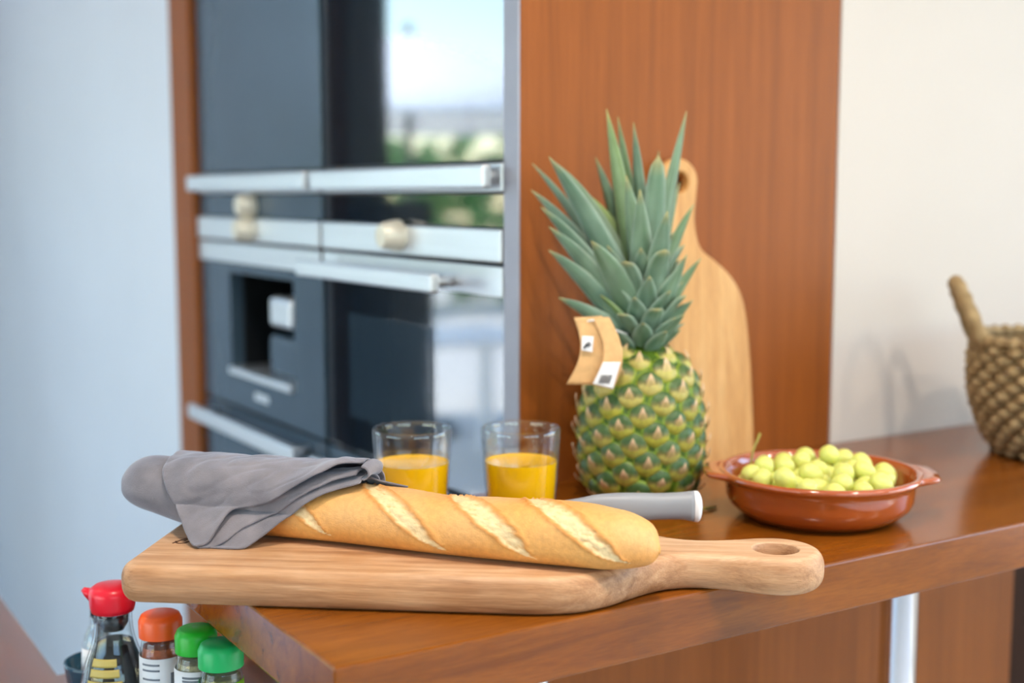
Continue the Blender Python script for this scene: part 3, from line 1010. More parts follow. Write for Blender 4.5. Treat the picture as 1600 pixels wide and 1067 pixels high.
# handle along +x, wide side upright
HP = [(0.030, 0.0065, 0.005, 0.0090), (0.045, 0.0082, 0.006, 0.0098), (0.058, 0.0100, 0.0075, 0.0108), (0.075, 0.0118, 0.0090, 0.0105), (0.095, 0.0125, 0.0095, 0.0102), (0.115, 0.0118, 0.0095, 0.0106),
      (0.135, 0.0122, 0.0098, 0.0112), (0.1465, 0.0138, 0.0105, 0.0108)]
def sweep(PR, x0, x1, n, seg=32, end=0.0):
    verts, faces = [], []
    for i in range(n+1):
        x = lerp(x0, x1, i/n)
        hz, hy, zc = interp(PR, x)
        if end and x > x1-end:
            k_ = (x-(x1-end))/end
            g = math.sqrt(max(0.02, 1-k_*k_)); hz *= g; hy *= g
        for k in range(seg):
            a = 2*PI*k/seg
            c, s_ = math.cos(a), math.sin(a)
            verts.append((x, hy*math.copysign(abs(c)**0.75, c), zc + hz*math.copysign(abs(s_)**0.8, s_)))
    for i in range(n):
        for k in range(seg):
            j = (k+1) % seg
            faces.append((i*seg+k, i*seg+j, (i+1)*seg+j, (i+1)*seg+k))
    faces.append(tuple(range(seg-1, -1, -1))); faces.append(tuple(range(n*seg, (n+1)*seg)))
    return verts, faces
v_, f_ = sweep(HP, 0.030, 0.1465, 34)
tag(link('handle', mesh_of('handle', v_, f_), M['grey_plastic'], kn), 'grey handle')
v_, f_ = sweep([(0.1465, 0.0139, 0.0106, 0.0108), (0.150, 0.0139, 0.0106, 0.0106), (0.1545, 0.0132, 0.0100, 0.0104)], 0.1465, 0.1545, 10, 32, 0.005)
tag(link('end_cap', mesh_of('end_cap', v_, f_), M['white_plastic'], kn), 'white end cap')
bl = []
for i in range(25):
    x = lerp(-0.135, 0.034, i/24)
    h = 0.0135*min(1, ((x+0.135)/0.045)**0.6 if x > -0.135 else 0)
    bl.append([Vector((x, 0.001, 0.0140-h)), Vector((x, 0, 0.0140-h*0.5)), Vector((x, -0.0005, 0.0140))])
v_, f_ = sheet(bl, 0.0016)
link('blade', mesh_of('blade', v_, f_, False), M['blade'], kn)

# ------------------------------------------------------------------ glasses of juice
def juice_glass(loc, label):
    g = thing('juice_glass', label, 'glass', (*at(*loc), BT+0.0004), 0, 'glasses of orange juice')
    H = 0.0965
    ro = lambda z: lerp(0.0325, 0.0390, (z/H)**0.9)
    t = 0.0023
    prof = [(0, 0.0015), (0.026, 0.0012), (0.030, 0.0), (0.0318, 0.001)]
    prof += [(ro(z), z) for z in [0.004+0.0925*k/16 for k in range(16)]]
    prof += [(ro(H)-0.0003, H-0.0008), (ro(H)-0.0011, H), (ro(H)-0.0020, H-0.0008)]
    prof += [(ro(z)-t, z) for z in [H-0.003-0.084*k/16 for k in range(17)]]
    prof += [(0.024, 0.0085), (0, 0.0085)]
    lathe_obj('tumbler', prof, M['tumbler'], g, 72)
    LV = 0.0630
    ri = lambda z: ro(z)-t+0.0005
    jp = [(0, 0.0080), (0.0245, 0.0080), (ri(0.0115), 0.0115)] + [(ri(z), z) for z in [0.015+0.047*k/8 for k in range(9)]] + [(ri(LV), LV), (ri(LV)-0.0012, LV-0.0006), (ri(LV)-0.004, LV-0.0010), (0, LV-0.0010)]
    o = lathe_obj('orange_juice', jp, M['juice'], g, 72, sharp=50)
    tag(o, 'opaque yellow-orange juice')
    return g
juice_glass((-0.0966, 1.222), 'glass of orange juice rising behind the rolled edge of the napkin')
juice_glass((0.0087, 1.228), 'glass of orange juice standing next to the pineapple')

# ------------------------------------------------------------------ pineapple
PX, PY = at(0.1365, 1.335)
pine = thing('pineapple', 'whole ripe pineapple with a spiky green crown and a paper tag', 'pineapple', (PX, PY, BT+0.0004), YAW)
PB = [(0.000, 0.034), (0.006, 0.046), (0.018, 0.0565), (0.035, 0.0615), (0.060, 0.0635), (0.085, 0.0630), (0.108, 0.0600), (0.128, 0.0550), (0.144, 0.0465), (0.155, 0.034), (0.161, 0.020)]
pr = [(0, 0.0)] + [(interp(PB, 0.161*k/48)[0], 0.161*k/48) for k in range(49)] + [(0, 0.163)]
M['pine_skin'] = plain('pineapple_skin', srgb(70, 100, 16), 0.5, 0, 0.3, 120)
lathe_obj('body', pr, M['pine_skin'], pine, 64)
M['pine_eye'] = attr_mat('pineapple_eye', 0.42, 0.3, 500, 0.0, 0.45, 0.25, 240)
g_dark = Vector(srgb(52, 88, 44)[:3]); g_mid = Vector(srgb(104, 126, 62)[:3]); g_yel = Vector(srgb(186, 180, 66)[:3]); g_lime = Vector(srgb(140, 172, 30)[:3]); tan = Vector(srgb(232, 196, 156)[:3]); brown = Vector(srgb(132, 100, 62)[:3])
def fruitlet_mesh(seed, ripe):
    """one eye: a domed shield, dark above, yellow below, with a dry bract pointing up in the middle"""
    rnd = random.Random(seed)
    verts, cols, faces = [(0, 0, 0.0046)], [tan], []
    RR, SEG = 6, 18
    for i in range(1, RR+1):
        q = i/RR
        for k in range(SEG):
            a = 2*PI*k/SEG
            hexr = 1.0/max(abs(math.cos(a)), abs(math.cos(a-PI/3)), abs(math.cos(a+PI/3)))
            hexr = 0.6*hexr+0.4
            x = 0.0134*q*hexr*math.cos(a); y = 0.0128*q*hexr*math.sin(a)
            z = 0.0050*(1-q**2.4) - 0.0012
            if q > 0.95: z -= 0.0016
            z += 0.0004*rnd.uniform(-1, 1)
            up = math.sin(a)*q
            c = g_mid.copy()
            if q > 0.86: c = g_lime.lerp(g_yel, 0.25*rnd.random())
            elif up > 0.12: c = g_dark.lerp(g_mid, 0.35*rnd.random()+0.3*ripe)
            elif up < -0.15: c = g_yel.lerp(g_mid, 0.30*rnd.random()).lerp(tan, 0.3*ripe)
            else: c = g_mid.lerp(brown, 0.5)
            if q < 0.3: c = c.lerp(tan, 0.7)
            verts.append((x, y, z)); cols.append(c)
    for k in range(SEG):
        faces.append((0, 1+k, 1+(k+1) % SEG))
    for i in range(RR-1):
        b = 1+i*SEG
        for k in range(SEG):
            j = (k+1) % SEG
            faces.append((b+k, b+SEG+k, b+SEG+j, b+j))
    # bract: a little dry flame from the middle upwards
    b = len(verts)
    L_ = 0.0105+0.003*rnd.random()
    for i in range(6):
        q = i/5
        w = 0.0050*(1-q)**0.8+0.0002
        y = -0.0040 + L_*q
        z = 0.0046 + 0.0030*math.sin(q*2.2) - 0.002*(1-q)
        for sx in (-1, 0, 1):
            verts.append((sx*w, y, z + (0.0010 if sx == 0 else 0))); cols.append(tan.lerp(g_yel, 0.6*(1-q)) if q < 0.5 else tan.lerp(brown, 0.25*rnd.random()))
    for i in range(5):
        for j in range(2):
            a_ = b+i*3+j
            faces.append((a_, a_+1, a_+4, a_+3))
    return mesh_of('fruitlet', verts, faces, True, cols)
fm = [fruitlet_mesh(k, 0.12*(k % 3)) for k in range(6)] + [fruitlet_mesh(k, 0.55+0.15*(k % 3)) for k in range(6, 12)]
# equal-area spiral over the side of the fruit
zs = [0.161*k/400 for k in range(401)]
cum = [0.0]
for k in range(400):
    ra, rb = interp(PB, zs[k])[0], interp(PB, zs[k+1])[0]
    cum.append(cum[-1] + PI*(ra+rb)*math.hypot(zs[k+1]-zs[k], rb-ra))
NF = 112
for i in range(NF):
    target = cum[-1]*(i+0.6)/NF
    k = next(j for j in range(401) if cum[j] >= target)
    z = zs[k]; r_ = interp(PB, z)[0]
    dr = (interp(PB, min(0.161, z+0.002))[0]-interp(PB, max(0, z-0.002))[0])/0.004
    a = i*2.399963
    nrm = Vector((math.cos(a), math.sin(a), -dr)).normalized()
    side = Vector((-math.sin(a), math.cos(a), 0))
    upv = nrm.cross(side)
    if upv.z < 0: upv = -upv
    side = upv.cross(nrm)
    sc = 1.08 + 0.06*random.random()
    if z < 0.012 or z > 0.150: sc *= 0.82
    Mx = Matrix((side, upv, nrm)).transposed().to_4x4()
    p = Vector((r_*math.cos(a), r_*math.sin(a), z)) + nrm*0.0012
    if p.z < 0.014: continue
    lowest = -p.z
    o = link('fruitlet', fm[(i*5) % 6 + (6 if z + 0.02*noise.noise(p*60) > 0.108 or noise.noise(p*35) > 0.32 else 0)], M['pine_eye'], pine)
    o.matrix_local = Matrix.Translation(p) @ Mx @ Matrix.Scale(sc, 4)

# crown leaves: base and tip given in the fruit's own frame (x right, y away, z up)
M['pine_leaf'] = attr_mat('pineapple_leaf', 0.45, 0.15, 300, 0.0, 0.45, 0.22, 50)
lf_a = Vector(srgb(84, 118, 92)[:3]); lf_b = Vector(srgb(146, 172, 154)[:3]); lf_edge = Vector(srgb(170, 188, 172)[:3]); lf_lime = Vector(srgb(150, 178, 70)[:3]); lf_tip = Vector(srgb(176, 160, 96)[:3])
def leaf(base, tip, width, bow=0.15, lime=0.0, blunt=False, out=None):
    base, tip = Vector(base), Vector(tip)
    ch = tip-base
    rad = out if out is not None else Vector((ch.x, ch.y, 0))
    rad = Vector(rad)
    if out is None and rad.length > 1e-4: rad = rad.normalized()*0.55 + Vector((0, -0.85, 0))
    if rad.length < 1e-4: rad = Vector((0, -1, 0))
    rad.normalize()
    ctrl = base + ch*0.5 + (Vector((0, 0, 1)) - rad*0.3)*ch.length*bow
    rows, cols_ = [], []
    n, m = 14, 6
    for i in range(n+1):
        u = i/n
        p = base*(1-u)**2 + ctrl*2*u*(1-u) + tip*u*u
        T = ((ctrl-base)*(1-u) + (tip-ctrl)*u).normalized()
        side = T.cross(rad)
        if side.length < 1e-3: side = T.cross(Vector((0, 1, 0)))
        side.normalize()
        nn = side.cross(T).normalized()
        w = 1.22*width*(0.78+0.22*math.sin(min(1, u*3.3)*PI/2))*(1-u**2.2)**(0.55 if blunt else 0.95)
        if blunt: w = 1.2*width*(0.9)*math.sqrt(max(0.0, 1-u**6))
        w = max(w, 0.0003)
        row = []
        for j in range(m+1):
            q = j/m*2-1
            row.append(p + side*(q*w*0.5) + nn*(w*0.20*(q*q-0.3))*(-1))
            c = lf_a.lerp(lf_b, 0.35+0.5*noise.noise((base.x*300+j*0.6, u*3, tip.x*90)))
            if abs(q) > 0.8: c = c.lerp(lf_edge, 0.55)
            c = c.lerp(lf_lime, lime*(0.5+0.5*u))
            if u > 0.88: c = c.lerp(lf_tip, (u-0.88)/0.12*0.8)
            cols_.append(c)
        rows.append(row)
    v, f = sheet(rows, 0.0013)
    link('leaf', mesh_of('leaf', v, f, True, cols_+cols_), M['pine_leaf'], pine)

CZ = 0.160
K = 0.000668
def px_leaf(bx, bz, tx, ty, dy, w, bow=0.08, lime=0.0, blunt=False, by=0.0):
    """leaf given by base height and the offset of its tip from the crown's foot (in steps of K metres)"""
    leaf((bx, by, CZ+bz), (tx*K, dy, CZ+ty*K), w, bow, lime, blunt)
# the long blades
for (bx, bz, tx, ty, dy, w, bow, lime, blunt, by) in [
    (-0.006, 0.055, -58, 372, 0.005, 0.021, 0.02, 0.45, False, 0.004),
    (0.000, 0.055, -38, 362, 0.025, 0.017, 0.02, 0.25, False, 0.012),
    (0.004, 0.055, -15, 352, 0.012, 0.018, 0.03, 0.05, False, 0.010),
    (0.008, 0.050, 68, 370, 0.020, 0.020, 0.00, 0.15, False, 0.010),
    (0.008, 0.045, 20, 300, -0.012, 0.022, 0.02, 0.05, True, -0.004),
    (-0.010, 0.035, -148, 298, -0.020, 0.026, 0.10, 0.0, False, -0.004),
    (-0.008, 0.045, -138, 292, 0.020, 0.024, 0.14, 0.15, False, 0.008),
    (-0.006, 0.055, -100, 250, 0.045, 0.028, 0.16, 0.75, False, 0.014),
    (-0.012, 0.030, -172, 290, 0.040, 0.014, 0.12, 0.0, False, 0.008),
    (-0.012, 0.026, -174, 248, 0.020, 0.020, 0.12, 0.0, False, 0.000),
    (-0.012, 0.020, -160, 222, -0.010, 0.020, 0.12, 0.0, False, -0.006),
    (-0.012, 0.016, -148, 192, -0.025, 0.022, 0.12, 0.0, False, -0.010),
    (-0.012, 0.012, -148, 156, -0.020, 0.022, 0.10, 0.0, False, -0.010),
    (-0.010, 0.006, -132, 82, -0.015, 0.017, 0.08, 0.0, False, -0.008),
    (-0.008, 0.030, -86, 172, -0.055, 0.027, 0.10, 0.10, False, -0.012),
    (0.000, 0.035, -12, 248, -0.040, 0.024, 0.06, 0.10, False, -0.010),
    (0.006, 0.030, 28, 216, -0.050, 0.025, 0.06, 0.05, False, -0.012),
    (0.002, 0.045, -30, 270, -0.018, 0.022, 0.03, 0.15, False, -0.006),
    (0.010, 0.035, 80, 226, 0.010, 0.017, 0.10, 0.25, False, 0.006),
    (0.010, 0.030, 62, 260, 0.035, 0.018, 0.06, 0.2, False, 0.012),
    (0.012, 0.016, 90, 142, 0.000, 0.015, 0.06, 0.25, False, 0.000),
    (0.012, 0.014, 62, 150, -0.030, 0.016, 0.06, 0.1, False, -0.006),
    (0.012, 0.008, 76, 78, -0.012, 0.014, 0.04, 0.1, False, -0.004),
    (0.012, 0.006, 60, 58, -0.028, 0.014, 0.04, 0.1, False, -0.008),
    (0.012, 0.003, 58, 32, -0.012, 0.012, 0.02, 0.1, False, -0.004),
    (-0.006, 0.050, -70, 300, 0.050, 0.020, 0.06, 0.1, False, 0.012),
    (0.004, 0.050, 30, 310, 0.045, 0.020, 0.04, 0.1, False, 0.014),
]:
    px_leaf(bx, bz, tx, ty, dy, w, bow, lime, blunt, by)
# short overlapping leaves of the lower rosette
random.seed(11)
for i in range(46):
    q = i/45
    a = i*2.399963 + 0.4
    z0 = -0.004 + 0.052*q
    rb = lerp(0.019, 0.009, q)
    ln = lerp(0.030, 0.078, q)*random.uniform(0.9, 1.12)
    el = lerp(R(42), R(68), q)
    d = Vector((math.cos(a), math.sin(a), 0))
    b_ = d*rb + Vector((0, 0, CZ+z0))
    t_ = b_ + d*ln*math.cos(el) + Vector((0, 0, ln*math.sin(el)))
    leaf(b_, t_, lerp(0.019, 0.024, q), 0.10, 0.55 if i == 17 else 0.05, i % 3 == 0, d)
lathe_obj('crown_core', [(0, CZ-0.004), (0.020, CZ-0.003), (0.018, CZ+0.02), (0.010, CZ+0.06), (0, CZ+0.075)], M['pine_skin'], pine, 20)

# paper tag tied to the neck of the fruit
tg = thing('paper_tag', 'folded brown card tag with a white barcode label on the pineapple', 'tag', (PX, PY, BT+0.0004), YAW)
tz = lambda ypx: 0.202 - (ypx-490)*0.000645
tx = lambda xpx: (xpx-1001)*0.000645
def card(name, c, dep, bulge, mat, parent, th=0.0006):
    (ax, ay), (bx2, by2), (cx2, cy2), (dx2, dy2) = c
    rows = patch((tx(ax), dep[0], tz(ay)), (tx(bx2), dep[1], tz(by2)), (tx(cx2), dep[2], tz(cy2)), (tx(dx2), dep[3], tz(dy2)), 10, 16,
                 lambda u, v: (bulge[0]*math.sin(PI*v), bulge[1]*math.sin(PI*v), 0))
    v_, f_ = sheet(rows, th)
    return link(name, mesh_of(name, v_, f_), mat, parent)
back_c = card('back_leaf', [(886, 497), (930, 494), (926, 601), (874, 600)], (-0.050, -0.052, -0.062, -0.060), (0.010, -0.004), M['kraft'], tg)
front_c = card('front_leaf', [(914, 496), (941, 496), (946, 606), (914, 598)], (-0.054, -0.054, -0.070, -0.069), (0.011, -0.005), M['kraft'], tg)
lab = card('barcode_label', [(930, 563), (957, 563), (945.5, 605), (914.5, 597)], (-0.0712, -0.0712, -0.0712, -0.0706), (0.0, -0.0004), M['label_white'], front_c, 0.0004)
for k in range(7):
    xo = 926+k*2.6
    rows = patch((tx(xo+1.5), -0.0722, tz(583)), (tx(xo+1.5+1.2), -0.0722, tz(583)), (tx(xo-3.4+1.2), -0.0722, tz(596)), (tx(xo-3.4), -0.0722, tz(596)), 1, 1)
    v_, f_ = sheet(rows, 0.0003)
    link('barcode_bar', mesh_of('barcode_bar', v_, f_, False), M['ink'], lab)
stk = card('sticker', [(898, 524), (916, 525), (914, 549), (897, 546)], (-0.0608, -0.0610, -0.0640, -0.0635), (0.0, -0.0004), M['label_white'], back_c, 0.0004)
v_, f_ = tube([(tx(901), -0.0648, tz(543)), (tx(905), -0.0648, tz(536)), (tx(909), -0.0648, tz(533)), (tx(911), -0.0648, tz(536)), (tx(906), -0.0648, tz(540))], 0.0009, 6)
link('sticker_print', mesh_of('sticker_print', v_, f_), M['ink'], stk)
v_, f_ = tube([(tx(905), -0.0505, tz(503)), (tx(915), -0.056, tz(500)), (tx(935), -0.045, tz(510)), (tx(958), -0.030, tz(522)), (tx(975), -0.018, tz(528))], 0.0010, 8)
link('tie', mesh_of('tie', v_, f_), M['white_plastic'], tg)

# ------------------------------------------------------------------ terracotta dish with grapes
DX, DY = at(0.3085, 1.262)
dish = thing('terracotta_dish', 'shallow glazed terracotta dish with two lug handles holding grapes', 'bowl', (DX, DY, BT+0.0004), YAW + R(-6))
dp = [(0, 0.0025), (0.060, 0.002), (0.068, 0.0), (0.073, 0.001), (0.082, 0.007), (0.0895, 0.014), (0.0925, 0.021), (0.0935, 0.034), (0.0945, 0.0385), (0.0985, 0.0405), (0.1010, 0.0430),
      (0.1010, 0.0455), (0.0985, 0.0475), (0.0955, 0.0472), (0.0920, 0.0445), (0.0900, 0.038), (0.0875, 0.022), (0.082, 0.014), (0.070, 0.0085), (0, 0.0075)]
lathe_obj('dish_body', dp, M['terracotta'], dish, 96)
for sgn in (-1, 1):
    bm = bmesh.new()
    ring_ = []
    for k in range(25):
        a = lerp(R(-25), R(25), k/24)
        e_ = math.cos((k/24-0.5)*PI)
        ro_ = 0.0995 + 0.0165*smooth(e_*1.4)
        ring_.append((a, ro_))
    sec = [(0.0, 0.0405), (0.55, 0.0400), (0.92, 0.0418), (1.0, 0.0440), (0.92, 0.0462), (0.5, 0.0470), (0.0, 0.0466)]
    vs = []
    for a, ro_ in ring_:
        vs.append([bm.verts.new((sgn*lerp(0.0965, ro_, q)*math.cos(a), lerp(0.0965, ro_, q)*math.sin(a), z)) for q, z in sec])
    for A, B in zip(vs, vs[1:]):
        for k in range(len(sec)):
            j = (k+1) % len(sec)
            bm.faces.new((A[k], A[j], B[j], B[k]))
    bm.faces.new(vs[0]); bm.faces.new(list(reversed(vs[-1])))
    link('lug_handle', bm_mesh(bm, 'lug_handle', True), M['terracotta'], dish)

def grape_mesh(el):
    v, f = lathe([(0, -0.0100*el), (0.0030, -0.0095*el), (0.0058, -0.0080*el), (0.0080, -0.0055*el), (0.0092, -0.0020*el), (0.0094, 0.0010*el), (0.0088, 0.0045*el), (0.0072, 0.0074*el), (0.0048, 0.0093*el), (0.0022, 0.0101*el), (0, 0.0102*el)], 20)
    return mesh_of('grape', [tuple(1.09*c for c in p) for p in v], f)
gms = [grape_mesh(1.0), grape_mesh(1.08), grape_mesh(1.15)]
def dish_floor(r):
    if r < 0.062: return 0.0082
    if r < 0.078: return lerp(0.0082, 0.016, (r-0.062)/0.016)
    return 9.0
rnd = random.Random(5)
GR = 0.0105
placed = []
for i in range(76):
    best = None
    for _ in range(140):
        a = rnd.uniform(0, 2*PI); rr = 0.073*math.sqrt(rnd.random())
        x, y = rr*math.cos(a), rr*math.sin(a)
        if x < -0.050 and y > 0.010: continue
        z = dish_floor(rr)+GR
        for (x2, y2, z2) in placed:
            d2 = (x-x2)**2+(y-y2)**2
            if d2 < (2*GR)**2:
                z = max(z, z2+math.sqrt((2*GR)**2-d2))
        cost = z + 0.06*math.hypot(x-0.012, y-0.004)
        if best is None or cost < best[0]: best = (cost, x, y, z)
    placed.append(best[1:])
glabel = 'green grape heaped in the terracotta dish'
c_, s_ = math.cos(YAW), math.sin(YAW)
for i, (x, y, z) in enumerate(placed):
    o = link('grape', gms[i % 3], M['grape'], None, (DX + c_*x - s_*y, DY + s_*x + c_*y, BT+0.0004+z),
             (rnd.uniform(-1.2, 1.2), rnd.uniform(-1.2, 1.2), rnd.uniform(0, 6)))
    tag(o, glabel, 'grape', 'green grapes in the terracotta dish')
def stem(name, label, pts, r):
    b0 = Vector(pts[0])
    v_, f_ = tube([Vector(p)-b0 for p in pts], r, 8)
    o = link(name, mesh_of(name, v_, f_), M['stem'], None, b0)
    return tag(o, label, 'twig')
def dpt(x, y, z): return (DX + c_*x - s_*y, DY + s_*x + c_*y, BT+z)
stem('twig', 'thin bare twig sticking up at the back left of the dish', [dpt(-0.066, 0.030, 0.018), dpt(-0.063, 0.036, 0.040), dpt(-0.058, 0.045, 0.058), dpt(-0.050, 0.052, 0.074)], [0.0016, 0.0013, 0.0011, 0.0014])
stem('twig', 'short yellow twig lying on the bar between pineapple and dish', [dpt(-0.128, 0.012, 0.0016), dpt(-0.115, 0.016, 0.0024), dpt(-0.104, 0.023, 0.0020), dpt(-0.098, 0.030, 0.0016)], [0.0012, 0.0016, 0.0016, 0.0012])

# ------------------------------------------------------------------ woven basket
KX, KY = at(0.690, 1.565)
bk = thing('woven_basket', 'round woven seagrass basket with loop handles at the right', 'basket', (KX, KY, BT+0.0004), YAW)
M['basket'] = attr_mat('seagrass', 0.75, 0.5, 260, 0.0, 0.25, 0.35, 90)
sg_a = Vector(srgb(150, 122, 82)[:3]); sg_b = Vector(srgb(200, 174, 130)[:3]); sg_c = Vector(srgb(112, 88, 58)[:3])
BR = [(0.0, 0.076), (0.010, 0.084), (0.030, 0.097), (0.055, 0.107), (0.085, 0.1135), (0.115, 0.1145), (0.14, 0.112)]
def strand(zc, r0, rt, lumps, phase, amp, seed, tw=0.0):
    verts, faces, cols = [], [], []
    n, m = 168, 8
    for i in range(n):
        a = 2*PI*i/n
        ph = lumps*a + phase
        rr = r0 + amp*math.sin(ph)
        th = rt*(0.88 + 0.22*math.sin(ph)) * (1+0.18*noise.noise((math.cos(a)*9, math.sin(a)*9, seed)))
        zz = zc + 0.0013*noise.noise((math.cos(a)*6, math.sin(a)*6, seed+9))
        g = 0.5+0.5*noise.noise((math.cos(a)*14, math.sin(a)*14, seed*2.3))
        for k in range(m):
            b = 2*PI*k/m + tw*a
            q = th*(1+0.10*math.sin(3*b+ph*2))
            verts.append(((rr+q*math.cos(b))*math.cos(a), (rr+q*math.cos(b))*math.sin(a), zz+q*0.92*math.sin(b)))
            cols.append(sg_a.lerp(sg_b, g).lerp(sg_c, 0.45 if math.sin(ph) < -0.3 else 0.0))
    for i in range(n):
        i2 = (i+1) % n
        for k in range(m):
            j = (k+1) % m
            faces.append((i*m+k, i2*m+k, i2*m+j, i*m+j))
    return mesh_of('weave_row', verts, faces, True, cols)
rows_n = 13
for k in range(rows_n):
    z = 0.0075 + 0.0105*k
    r0 = interp(BR, z)[0]
    link('weave_row', strand(z, r0, 0.0066, 24, PI*(k % 2), 0.0036, k*1.37), M['basket'], bk)
link('rim', strand(0.0075+0.0105*rows_n, interp(BR, 0.14)[0], 0.0085, 36, 0.0, 0.0010, 77), M['basket'], bk)
v_, f_ = lathe([(0, 0.001), (0.078, 0.0012), (0.078, 0.006), (0, 0.006)], 48)
link('basket_bottom', mesh_of('basket_bottom', v_, f_, False, [sg_a]*len(v_)), M['basket'], bk)
for az in (R(169), R(-11)):
    pts, rad_ = [], []
    d = Vector((math.cos(az), math.sin(az), 0)); tt = Vector((-d.y, d.x, 0))
    for i in range(25):
        q = i/24
        a = PI*q
        w = 0.034*math.cos(a)
        h = 0.076*math.sin(a)**0.8
        pts.append(d*(0.108 + 0.42*h) + tt*w + Vector((0, 0, 0.136+h)))
        rad_.append(0.0092*(1+0.12*math.sin(i*2.3)))
    v_, f_ = tube(pts, rad_, 10)
    cc = [sg_a.lerp(sg_b, 0.5+0.5*noise.noise(Vector(p)*60)) for p in v_]
    link('loop_handle', mesh_of('loop_handle', v_, f_, True, cc), M['basket'], bk)

# ------------------------------------------------------------------ sauce and spices on a round tray
M['tray'] = plain('teal_tray', srgb(22, 70, 92), 0.15, 0.0, 0.05, 8, coat=0.4)
TX, TY = at(-0.302, 1.085)
tr = thing('round_tray', 'low round dark teal tray under the soy sauce bottle and spice jars', 'tray', (TX, TY, WT+0.0004))
lathe_obj('tray_dish', [(0, 0), (0.106, 0), (0.110, 0.002), (0.1125, 0.012), (0.1115, 0.0125), (0.108, 0.0055), (0.106, 0.0045), (0, 0.0045)], M['tray'], tr, 72)
cup = lathe_obj('teal_cup', [(0, 0), (0.024, 0), (0.027, 0.003), (0.0315, 0.040), (0.0318, 0.0425), (0.0300, 0.0425), (0.0255, 0.006), (0, 0.005)], M['tray'], None, 48, (*at(-0.402, 1.200), WT+0.0004))
tag(cup, 'small dark teal cup at the left behind the soy sauce bottle', 'cup')
TZ = WT+0.0004+0.0050
M['red_cap'] = plain('red_cap', srgb(226, 22, 46), 0.3, var=0.03)
M['orange_cap'] = plain('orange_cap', srgb(250, 96, 30), 0.35, var=0.03)
M['green_cap'] = plain('green_cap', srgb(24, 178, 40), 0.35, var=0.03)
M['emerald_cap'] = plain('emerald_cap', srgb(16, 180, 96), 0.35, var=0.03)
M['soy'] = plain('soy_sauce', srgb(12, 18, 24), 0.5, var=0.05, spec=0.2)
M['paprika'] = plain('paprika', srgb(166, 78, 34), 0.8, var=0.25, scale=300)
M['herb_pale'] = plain('pale_herbs', srgb(168, 156, 116), 0.85, var=0.3, scale=300)
M['herb_green'] = plain('green_herbs', srgb(122, 122, 62), 0.85, var=0.3, scale=300)
M['gold'] = plain('gold_print', srgb(190, 172, 92), 0.45, var=0.05)
M['green_label'] = plain('green_label', srgb(10, 150, 76), 0.5, var=0.03)
M['lime_label'] = plain('lime_label', srgb(130, 190, 40), 0.5, var=0.12, scale=120)
M['grey_print'] = plain('grey_print', srgb(120, 126, 136), 0.6, var=0.05)
M['black_plastic'] = plain('black_plastic', srgb(22, 30, 38), 0.3, var=0.04)

def band(name, rfun, z0, z1, a0, a1, mat, parent, n=20, nz=4, off=0.0):
    """curved label: angles in degrees, 0 = towards the seat"""
    rows = []
    for i in range(nz+1):
        z = lerp(z0, z1, i/nz)
        rows.append([Vector(((rfun(z)+off)*math.sin(R(lerp(a0, a1, j/n))), -(rfun(z)+off)*math.cos(R(lerp(a0, a1, j/n))), z)) for j in range(n+1)])
    v_, f_ = sheet(rows, 0.0003)
    return link(name, mesh_of(name, v_, f_), mat, parent)

# soy sauce bottle
sb = thing('soy_sauce_bottle', 'glass soy sauce bottle with a red pouring cap and gold lettering', 'bottle', (*at(-0.3595, 1.118), TZ), YAW)
sb.scale = (1.04, 1.04, 0.875)
SP = [(0.0, 0.030), (0.004, 0.0325), (0.03, 0.0318), (0.055, 0.0290), (0.075, 0.0250), (0.092, 0.0200), (0.106, 0.0170), (0.120, 0.0160), (0.128, 0.0160)]
sr = lambda z: interp(SP, z)[0]
zz = [0.128*k/32 for k in range(33)]
lathe_obj('glass_body', [(0, 0.0005)] + [(sr(z), z+0.0005) for z in zz] + [(0.0135, 0.1285)] + [(sr(z)-0.0022, max(z, 0.004)) for z in reversed(zz[1:])] + [(0, 0.004)], M['glass'], sb, 56)
lathe_obj('soy_sauce', [(0, 0.0045)] + [(sr(z)-0.0026, z) for z in [0.0048+0.0930*k/16 for k in range(17)]] + [(0, 0.0978)], M['soy'], sb, 48, sharp=50)
for k, (z0, z1, a0, a1) in enumerate([(0.079, 0.087, -32, 22), (0.069, 0.0770, -32, 26), (0.061, 0.0655, -36, 30), (0.049, 0.0575, -34, 28), (0.038, 0.045, -34, 30)]):
    band('gold_lettering', sr, z0, z1, a0, a1, M['gold'], sb, off=0.0006)
band('white_label', sr, 0.010, 0.034, -40, 62, M['label_white'], sb, off=0.0006)
lathe_obj('stopper', [(0, 0.108), (0.009, 0.110), (0.0125, 0.117), (0.0130, 0.127), (0, 0.127)], M['black_plastic'], sb, 32)
cap = lathe_obj('cap', [(0.0160, 0.1292), (0.0178, 0.1300), (0.0190, 0.1350), (0.0198, 0.1480), (0.0190, 0.1535), (0.0150, 0.1570), (0.0070, 0.1585), (0, 0.1588)], M['red_cap'], sb, 48)
for sgn in (-1, 1):
    v_, f_ = tube([(sgn*0.016, 0, 0.1460), (sgn*0.0215, 0, 0.1495), (sgn*0.0255, 0, 0.1525)], [0.0070, 0.0046, 0.0022], 16)
    link('spout', mesh_of('spout', v_, f_), M['red_cap'], cap)

